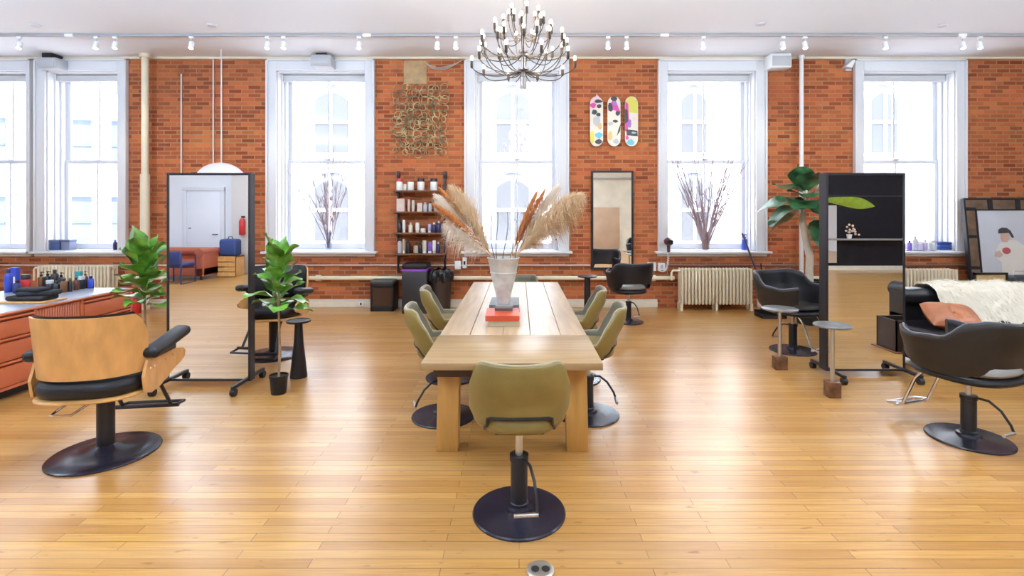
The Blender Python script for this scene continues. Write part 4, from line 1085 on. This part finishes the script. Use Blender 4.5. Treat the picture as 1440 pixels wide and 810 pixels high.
deck(838.5,'left skateboard deck, mostly cream and grey with cyan patch',[(blob(0,.93,1,.1),'pnk'),(blob(-.5,.82,.5,.05),'mag'),(blob(.3,.90,.6,.035),'blk'),(blob(.4,.80,.4,.04),'blk'),(blob(-.3,.68,.4,.06),'blk'),(blob(0,.5,.5,.13),'gry'),(blob(.3,.63,.35,.04),'blk'),(blob(-.7,.18,.35,.14),'yel'),(blob(.35,.22,.55,.065),'cyn'),(blob(.3,.09,.5,.05),'blk'),(blob(.55,.40,.3,.07),'org')])
deck(863,'middle skateboard deck, magenta top over a cream body with black strokes',[([(-1,.70),(-.6,.75),(0,.72),(.5,.70),(1,.68),(1,1),(-1,1)],'mag'),(blob(0,.96,.5,.06),'blk'),(blob(-.55,.78,.42,.08),'blk'),(blob(.1,.86,.3,.05),'pur'),(blob(.6,.66,.35,.05),'blk'),(blob(-.5,.45,.45,.04),'gry'),(blob(.2,.50,.4,.03),'blk'),([(1,.45),(.9,.30),(.4,.2),(.7,.35)],'blk'),(blob(-.6,.2,.35,.09),'org'),(blob(.3,.1,.45,.05),'gry')])
deck(887.5,'right skateboard deck, lime yellow top with magenta left edge',[([(-.8,.68),(.9,.66),(1,.9),(.3,1),(-.5,.99),(-.9,.88)],'yel'),([(-1,.9),(-.5,.85),(-.35,.5),(-.6,.3),(-1,.3)],'mag'),([(-1,.75),(-.6,.72),(-.5,.5),(-1,.45)],'blk'),(blob(-.3,.45,.25,.1),'pur'),([(-.8,.34),(.9,.31),(.95,.2),(-.75,.22)],'blk'),(blob(.3,.27,.4,.02),'gry'),(blob(-.1,.08,.6,.06),'cyn'),(blob(-.7,.17,.25,.05),'mag'),(blob(.4,.55,.5,.03),'pnk')])

# ------------------------------------------------------------------ right side: sofa, throw, cushion, picture
def sofa(loc, rot, W, label, m, zback, tuft=True, arms=(-1,1)):
    t = thing('leather_sofa', label, 'sofa', loc, rot); hw_ = W/2
    MB().box(-hw_,hw_,-.42,.40,.09,.30,.03,3).obj('base', m, t)
    MB().box(-hw_+(.18 if -1 in arms else .0),hw_-.18,-.44,.26,.29,.43,.05,4).obj('seat_cushion', m, t)
    q = MB()
    N_ = 26; sec = [(.24,.28),(.22,zback-.2),(.16,zback-.14),(.14,zback-.07),(.18,zback-.01),(.26,zback),(.36,zback-.01),(.42,zback-.07),(.41,zback-.14),(.37,zback-.2),(.38,.10)]
    def bf(u,v):
        i = v*(len(sec)-1); k = min(len(sec)-2,int(i)); fr = i-k
        y = sec[k][0]+(sec[k+1][0]-sec[k][0])*fr; z = sec[k][1]+(sec[k+1][1]-sec[k][1])*fr
        x = -hw_+u*W
        if tuft: 
            b = abs(math.sin((x/.22)*PI))**.5; z -= .014*(1-b) if z > zback-.15 else 0; y += .012*(1-b) if y < .2 else 0
        return (x,y,z)
    q.grid(bf, 90, 30); 
    for s_ in (0,1): q.add([bf(s_,j/30) for j in range(31)],[tuple(range(31))])
    q.obj('back', m, t, angle=50)
    for sx in arms:
        a = MB(); x_ = sx*(hw_-.10)
        a.box(x_-.10,x_+.10,-.42,.30,.10,zback-.1,.02,3); a.tube([(x_,-.44,zback-.09),(x_,.24,zback-.09)],.10,20); a.obj('arm', m, t)
    for sx in (-1,1):
        for sy in (-.36,.34): MB().lathe([(.02,0),(.035,.05),(.03,.095)],(sx*(hw_-.08),sy),12).obj('leg', blackm, t)
    return t
SY = 5.3; SX0, SW = 3.98, 3.1; ZB = .775
sofa((SX0+SW/2,SY,0),0,SW,'black tufted leather sofa behind the right foreground chair, fur draped over it',leather,ZB,True,(1,))
# fur throw on the sofa back
random.seed(4); q = MB()
fx0, fx1 = ax(1312,5.45), SX0+SW-.35
def fur(u,v):
    x = fx0+(fx1-fx0)*u
    edge = .05*math.sin(u*17)+.03*math.sin(u*41+1)
    rise = ZB+.035+.04*math.sin(min(1,u*5)*PI/2)*(1-1.0*u)-.03*u+.012*math.sin(u*23)
    L_ = .62-.30*(1-smooth01(u*4))+edge
    s = v*(L_+.34)
    if s < .22: y = SY+.44-s*.1; z = rise-.24+s*.9
    elif s < .46: a = (s-.22)/.24; y = SY+.42-.30*a; z = rise-.04+.045*math.sin(a*PI)
    else: y = SY+.11-.33*(s-.46); z = rise-.05-(s-.46)*.72
    return Vector((x,y,z+.008*math.sin(u*60+v*9)*math.sin(v*30)))
NU,NV = 60,24
q.grid(fur,NU,NV)
for k in range(9000):
    u,v = random.random(),random.random(); p = fur(u,v); pu = fur(min(1,u+.01),v)-fur(max(0,u-.01),v); pv = fur(u,min(1,v+.01))-fur(u,max(0,v-.01))
    n = pu.cross(pv); 
    if n.length < 1e-9: continue
    n.normalize()
    if n.z < 0 and abs(n.z) > .2: n = -n
    if n.y > .3 and v > .5: n = -n
    d = n*random.uniform(.004,.024)+pv.normalized()*random.uniform(.02,.07)+Vector((random.gauss(0,.014),random.gauss(0,.008),random.gauss(0,.006)))
    s = Vector((random.uniform(-1,1),random.uniform(-.3,.3),0)).normalized()*.003
    q.add([p-s,p+s,p+d*.6+s*.7+Vector((0,0,-.002)),p+d],[(0,1,2),(0,2,3)])
o_ = q.obj('fur_throw', fur_m, angle=180); tag(o_,'ivory long haired fur throw draped over the black leather sofa','throw')
# cushion
t = thing('leather_cushion','cognac brown tufted leather cushion on the sofa under the fur','cushion',(ax(1350,4.98),4.97,.455))
q = MB()
def cush(u,v,s):
    x = (u-.5)*2; z = (v-.5)*2; e = (1-abs(x)**4)*(1-abs(z)**4); e = max(0,e)**.5
    tf = 1-.35*math.exp(-((x*2.2)**2+(z*1.6)**2)*6)-.2*math.exp(-(abs(x)-.02)**2*300)
    return (x*.245*(1-.05*abs(z)), s*.075*e*tf, .17+z*.16*(1-.08*abs(x)))
R = Matrix.Rotation(math.radians(-54),4,'X') @ Matrix.Rotation(math.radians(7),4,'Y')
q.grid(lambda u,v: cush(u,v,-1),24,18,R); q.grid(lambda u,v: cush(u,v,1),24,18,R); q.obj('cover', tan_leather, t, angle=180)
MB().ball((0,-.062,.17),(.012,.008,.012),8,6,R).obj('button', tan_leather, t)

# leaning framed photo
PY = 8.18; pw0, pw1 = ax(1367,PY), ax(1520,PY); pz0, pz1 = .32, az(279,PY)
t = thing('framed_photo','large framed photo of a person in white hoodie leaning on the brick wall','picture',((pw0+pw1)/2,PY,pz0))
R = Matrix.Rotation(math.radians(-6),4,'X'); w_ = (pw1-pw0)/2; hh = (pz1-pz0)/math.cos(math.radians(6)); fw = .185
q = MB()
q.box(-w_,-w_+fw,0,.05,0,hh,.006,1,R); q.box(w_-fw,w_,0,.05,0,hh,.006,1,R); q.box(-w_+fw,w_-fw,0,.05,hh-fw,hh,.006,1,R); q.box(-w_+fw,w_-fw,0,.05,0,fw,.006,1,R)
fr = q.obj('frame', plain('bamboo_brown',(.15,.09,.055),.5,var=.3,vscale=9), t)
q = MB()
q.box(-w_-.01,-w_+.022,-.01,.06,0,hh,.004,1,R); q.box(w_-.022,w_+.01,-.01,.06,0,hh,.004,1,R); q.box(-w_,w_,-.01,.06,hh-.02,hh+.01,.004,1,R)
q.box(-w_+fw-.02,-w_+fw+.006,-.012,.02,fw,hh-fw,.003,1,R); q.box(-w_+fw-.01,w_-fw,-.012,.02,hh-fw-.006,hh-fw+.012,.003,1,R)
for z in (.35,.85,1.3): q.box(-w_,-w_+fw,-.012,.01,z,z+.05,.004,1,R); q.box(w_-fw,w_,-.012,.01,z,z+.05,.004,1,R)
for x in (-.45,0,.45): q.box(x-.04,x+.04,-.012,.01,hh-fw,hh,.004,1,R)
q.obj('frame_banding', frame_black, t)
q = MB(); q.box(-w_+fw,w_-fw,.012,.02,fw,hh-fw,0,1,R); q.obj('print', plain('print_grey',(.58,.61,.68),.25,var=.06,vscale=1.5), t, smooth=False)
def P(px_,py_): # picture-plane coords of a point seen in the print
    zz = az(py_,PY+.1)-pz0; return (ax(px_,PY+.1)-(pw0+pw1)/2, zz)
g = MB(); mm = [plain('hoodie_print',(.72,.70,.66),.3),plain('skin_print',(.55,.36,.28),.3),plain('cap_print',(.05,.05,.06),.3),plain('emblem_print',(.45,.09,.10),.3),plain('denim_print',(.05,.065,.12),.3),plain('arm_print',(.60,.42,.36),.3)]
def flat(mi, pts, o):
    g.mi = mi; g.add([tuple(R @ Vector((x,.012-o,z))) for x,z in pts],[tuple(range(len(pts)))])
def ell(px_,py_,rx,ry,n=20): return [P(px_+rx*math.cos(2*PI*k/n),py_+ry*math.sin(2*PI*k/n)) for k in range(n)]
flat(4,[P(1402,388),P(1440,385),P(1460,384),P(1460,402),P(1404,402)],.001)
flat(0,[P(1404,342),P(1415,337),P(1428,337),P(1440,345),P(1450,360),P(1452,372),P(1446,378),P(1438,372),P(1440,386),P(1404,388),P(1405,368),P(1399,362),P(1398,352)],.002)
flat(5,[P(1397,354),P(1404,352),P(1408,358),P(1403,362),P(1396,360)],.003)
flat(1,ell(1413,332,6.2,8.5),.0035); flat(2,[P(1404,328),P(1405,322),P(1410,319.5),P(1417,320),P(1422,324),P(1426,333),P(1423,334),P(1419,327),P(1410,327.5)],.0045)
flat(3,ell(1413.5,352,6,4.6),.0045)
g.obj('printed_figure', mm, t, smooth=False)
# small tan board and dark things right
t = thing('framed_board','small tan board in a dark frame leaning before the large framed photo','board',(ax(1394,7.1),7.1,.0))
zz0, zz1 = .35, az(383.5,7.1); w_ = .235
q = MB(); q.box(-w_,-w_+.03,0,.03,zz0,zz1); q.box(w_-.03,w_,0,.03,zz0,zz1); q.box(-w_,w_,0,.03,zz1-.03,zz1); q.box(-w_,w_,0,.03,zz0,zz0+.03); q.obj('frame', frame_black, t, smooth=False)
MB().box(-w_+.03,w_-.03,.008,.02,zz0+.03,zz1-.03).obj('board', plain('tan_board',(.50,.33,.14),.6,var=.15), t, smooth=False)
for sx in (-1,1): MB().box(sx*(w_-.02)-.012,sx*(w_-.02)+.012,.0,.024,0,zz0+.02).obj('leg', frame_black, t, smooth=False)
t = thing('low_table','black low table behind the sofa at the right edge of the photo','table',(ax(1445,7.3),7.4,0)); zt2 = az(402,7.3)
MB().box(-.34,.5,-.25,.25,zt2-.03,zt2,.005).obj('table_top', blackm, t)
for sx in (-.31,.47):
    for sy in (-.21,.21): MB().box(sx-.02,sx+.02,sy-.02,sy+.02,0,zt2-.03).obj('leg', blackm, t, smooth=False)
t = thing('bag','dark grey bag sitting on the low black table at the right edge','bag',(ax(1434,7.3),7.32,zt2))
MB().box(-.15,.18,-.1,.1,0,.15,.05,4).obj('body', plain('dark_bag',(.03,.032,.04),.6), t); MB().tube([(-.08,0,.14),(-.06,0,.21),(.08,0,.21),(.10,0,.14)],.01,8).obj('handle', plain('pale_strap',(.5,.5,.53),.5), t)

# second sofa and bin reflected in the right mirror
sofa((6.15,3.45,0),0,2.4,'black leather sofa at right out of frame, its end showing in the right standing mirror',leather,.66)
t = thing('waste_bin','dark square bin reflected at the lower right of the right standing mirror','bin',(4.42,3.95,0))
MB().box(-.16,.16,-.16,.16,0,.02).box(-.16,-.145,-.16,.16,0,.36).box(.145,.16,-.16,.16,0,.36).box(-.16,.16,-.16,-.145,0,.36).box(-.16,.16,.145,.16,0,.36).obj('body', plain('dark_brown_bin',(.04,.025,.02),.45), t, smooth=False)
MB().box(-.2,.2,-.2,.2,.0,.012).obj('tray', plain('rust_tray',(.2,.08,.04),.5), t, smooth=False).location.z = -.0
t.location.z = 0

# things on the sills
def sillz(): return ZS+.0125
sx_items = [('storage_box','dark blue box on the sill between the two leftmost windows','box',ax(72,8.62),8.62,.09,'navy'),('storage_box','grey blue box on the sill beside the dark blue box','box',ax(84,8.62),8.62,.07,'grey')]
for (nm,lab,cat,x,y,w_,c_) in sx_items:
    t = thing(nm,lab,cat,(x if x > -7.85 else -7.76,y,sillz()))
    if c_ == 'grey': t.location.x = -7.58
    MB().box(-w_,w_,-.07,.07,0,.14,.006).obj('body', plain('blue_box' if c_=='navy' else 'slate_box',(.05,.09,.22) if c_=='navy' else (.18,.2,.3),.5), t)
    MB().box(-w_-.004,w_+.004,-.074,.074,.135,.17,.006).obj('lid', plain('lid_slate',(.09,.12,.22),.5), t)
bottle(162,0,14,'bottle',kc('navy'),kc('blue'),'narrow navy bottle on the sill at the right end of the second window',8.6,sillz(),wpx=5)
bottle(169,0,12,'jar',kc('orange'),kc('orange'),'orange canister on the sill at the right end of the second window',8.6,sillz(),wpx=7,name='canister',cat='canister')
bottle(660,0,7,'jar',kc('black'),kc('silver'),'small dark jar, left of the three on the centre window sill',8.6,sillz(),wpx=4,name='jar',cat='jar') if False else None
for k,px_ in enumerate((672,677.5,683)): bottle(px_,0,8,'jar',kc('navy'),kc('black'),['left','middle','right'][k]+' of three tiny dark jars at the left of the centre window sill',8.64,sillz(),wpx=4,name='jar',cat='jar',group='tiny jars on the centre sill')
bottle(782,0,16,'bottle',kc('grey'),kc('black'),'small dark bottle at the right end of the centre window sill',8.6,sillz(),wpx=5)
bottle(1047,0,22,'pump',kc('blue'),kc('navy'),'bright blue spray bottle on the sill at right of the fourth window',8.62,sillz(),wpx=8,name='spray_bottle',cat='spray bottle')
for k,(px_,h_,kd,b1,b2,wp,yy) in enumerate(((1279,14,'bottle','purple','navy',6,8.5),(1287,20,'bottle','silver','cream',7,8.55),(1294,13,'jar','lilac','white',7,8.5),(1301,15,'bottle','lilac','pink',6,8.5),(1308,14,'jar','grey','white',7,8.55),(1314,14,'bottle','silver','grey',6,8.5))):
    bottle(px_,0,h_,kd,kc(b1),kc(b2),'%s product, %s from left on the rightmost window sill'%({'jar':b1+' jar','bottle':b1+' bottle'}[kd],ORD[k]),yy,sillz() if yy > D else sillz(),group='products on the rightmost sill',wpx=wp,name=kd,cat=kd)
t = thing('folded_towels','small stack of blue cloths at the right end of the rightmost window sill','towels',(ax(1328,8.62),8.66,sillz()))
for k in range(3): MB().box(-.14+.015*k,.14-.01*k,-.09,.09,.045*k,.045*k+.043,.018,3).obj('towel', plain('blue_cloth%d'%k,((.03,.07,.28),(.05,.1,.36),(.02,.04,.2))[k],.85), t)

# broom, dustpan by the radiator
t = thing('broom','thin dark broom handle leaning on the wall right of the long radiator','broom',(ax(1083,8.0),7.98,0))
bx2 = ax(1046,8.3)-t.location.x
MB().tube([(0,0,.07),(bx2,.38,az(328,8.4))],.014,10).obj('handle', plain('dark_handle',(.02,.022,.05),.4), t)
MB().box(-.15,.15,-.03,.03,.04,.09,.01).obj('head', blackm, t)
MB().box(-.16,.16,-.035,.035,0,.045,.006).obj('bristles', plain('bristle',(.05,.045,.04),.9), t)
t = thing('dustpan','black dustpan on the floor between the radiator and the black chair','dustpan',(ax(1085,7.75),7.75,0))
MB().box(-.2,.16,-.14,.14,0,.015,.004).box(-.2,.16,.12,.14,0,.09,.004).box(-.2,-.18,-.14,.14,0,.06,.004).box(.14,.16,-.14,.14,0,.06,.004).obj('pan', potblack, t)
MB().tube([(0,.13,.07),(0,.30,.5),(0,.34,.78)],.011,8).obj('handle', potblack, t)
x,y = fl(192.5,440)
t = thing('fire_extinguisher','red cylinder standing on the floor behind the left fig by the wall','extinguisher',(x,y,0))
MB().lathe([(.055,0),(.06,.01),(.06,.27),(.045,.31),(.02,.325),(.02,.34)],n=20).obj('tank', kc('red'), t); MB().box(-.012,.05,-.012,.012,.33,.37,.004).obj('valve', blackm, t)

# floor outlet
x,y = fl(760,803)
t = thing('floor_outlet','round metal floor outlet with two dark sockets at the bottom edge','outlet',(x,y,0))
MB().lathe([(.062,0),(.062,.006),(.052,.012),(.045,.012)],n=36).obj('ring', plain('pewter',(.45,.40,.34),.35,metal=.7), t)
for sx in (-1,1): MB().lathe([(.018,.011),(.018,.015),(.015,.0165)],(sx*.023,-.004),18).obj('socket', potblack, t)

# ------------------------------------------------------------------ things behind the camera seen in the left mirror
MI = lambda px_, Yv: (px_-VX)/F*Yv
red_l = plain('rust_leather',(.36,.09,.045),.45,bump=.1,bscale=40)
s_ = sofa((-8.3,-2.95,0),math.radians(180),2.0,'rust red leather sofa in front of the white door, seen in the left mirror',red_l,.72,False)
t = thing('metal_armchair','dark blue slim framed chair before the rust sofa, seen in the left mirror','chair',(-7.62,-2.1,0),math.radians(180))
q = MB()
for sx in (-.25,.25): q.tube([(sx,-.25,.0),(sx,.25,.0),(sx,.25,.62),(sx,-.25,.62),(sx,-.25,.0)],.016,8)
q.obj('frame', plain('navy_metal',(.02,.03,.12),.4), t)
for z in (.36,): MB().box(-.25,.25,-.24,.24,z,z+.09,.03,3).obj('seat', plain('navy_leather',(.02,.03,.13),.4), t)
MB().box(-.25,.25,-.27,-.2,.42,.72,.03,3).obj('backrest', MATS['navy_leather'], t)
t = thing('wooden_crate','pale wooden crate by the white wall, seen in the left mirror','crate',(MI(318,12.6)+.1,-3.3,0))
q = MB()
for k in range(4): q.box(-.24,.24,-.2,-.185,.02+.12*k,.12+.12*k); q.box(-.24,.24,.185,.2,.02+.12*k,.12+.12*k)
q.box(-.24,-.225,-.2,.2,0,.5); q.box(.225,.24,-.2,.2,0,.5); q.box(-.24,.24,-.2,.2,.48,.5); q.obj('slats', plywood, t, smooth=False)
t = thing('backpack','dark blue bag standing on the wooden crate, seen in the left mirror','bag',(MI(318,12.6)+.1,-3.3,.5))
MB().box(-.22,.22,-.14,.14,0,.42,.07,4).obj('body', plain('navy_fabric',(.02,.045,.16),.7), t); MB().tube([(-.06,0,.41),(-.04,0,.47),(.04,0,.47),(.06,0,.41)],.012,8).obj('handle', blackm, t)
t = thing('fire_extinguisher','red fire extinguisher hung on the beige column, seen in the left mirror','extinguisher',(-7.05,YR+.28,1.0))
MB().lathe([(.07,0),(.075,.01),(.075,.34),(.05,.40),(.02,.42),(.02,.45)],n=20).obj('tank', kc('red'), t); MB().box(-.02,.07,-.015,.015,.43,.48,.004).obj('valve', blackm, t)
MB().box(-.03,.03,-.085,-.06,.1,.3).obj('bracket', blackm, t, smooth=False)
t = thing('orchid_pot','pale pink orchid on the black wall ledge, seen in the right mirror','plant',(8.88,YR+.12,.86))
MB().lathe([(.05,0),(.07,.12),(.06,.12)],n=16).obj('pot', white_pl, t)
s = MB(); f = MB(); random.seed(2)
for k in range(3):
    a = k*2.1; e = (.14*math.cos(a)+.05*k,.06*math.sin(a),.18+.07*k); s.tube([(0,0,.1),(.3*e[0],.3*e[1],.18),e],.005,6)
    for j in range(5):
        c = Vector(e)+Vector((random.uniform(-.1,.1),random.uniform(-.05,.05),random.uniform(-.08,.06))); f.ball(tuple(c),(.035,.02,.03),8,6)
s.obj('stalks', leaf_d, t); f.obj('flowers', plain('blush_petal',(.75,.55,.42),.6), t)

# ------------------------------------------------------------------ light
sun = bpy.data.lights.new('sun','SUN'); sun.energy = 14.0; sun.angle = math.radians(2); sun.color = (1,.97,.93)
so = bpy.data.objects.new('sun', sun); COL.objects.link(so); so.rotation_euler = (math.radians(42),0,math.radians(-14)); so.location = (0,-20,40)
wd = bpy.data.worlds.new('sky'); SC.world = wd; wd.use_nodes = True
bg = wd.node_tree.nodes['Background']; bg.inputs['Color'].default_value = (.78,.88,1,1); bg.inputs['Strength'].default_value = 7

# ------------------------------------------------------------------ camera
cam = bpy.data.cameras.new('camera'); co_ = bpy.data.objects.new('camera', cam); COL.objects.link(co_)
co_.location = (0,0,CH); co_.rotation_euler = (PI/2,0,0)
cam.sensor_width = 36; cam.lens = 36*F/1440; cam.shift_x = -(VX-720)/1440; cam.shift_y = -(405-HY)/1440; cam.clip_start = .05; cam.clip_end = 300
SC.camera = co_
SC.view_settings.view_transform = 'Standard'; SC.view_settings.look = 'None'; SC.view_settings.exposure = .27; SC.view_settings.gamma = 1
SC.view_settings.use_curve_mapping = False
SC.cycles.use_denoising = True; SC.cycles.max_bounces = 10; SC.cycles.diffuse_bounces = 5; SC.cycles.glossy_bounces = 5; SC.cycles.transparent_max_bounces = 12
SC.cycles.sample_clamp_indirect = 12; SC.cycles.caustics_reflective = False; SC.cycles.caustics_refractive = False
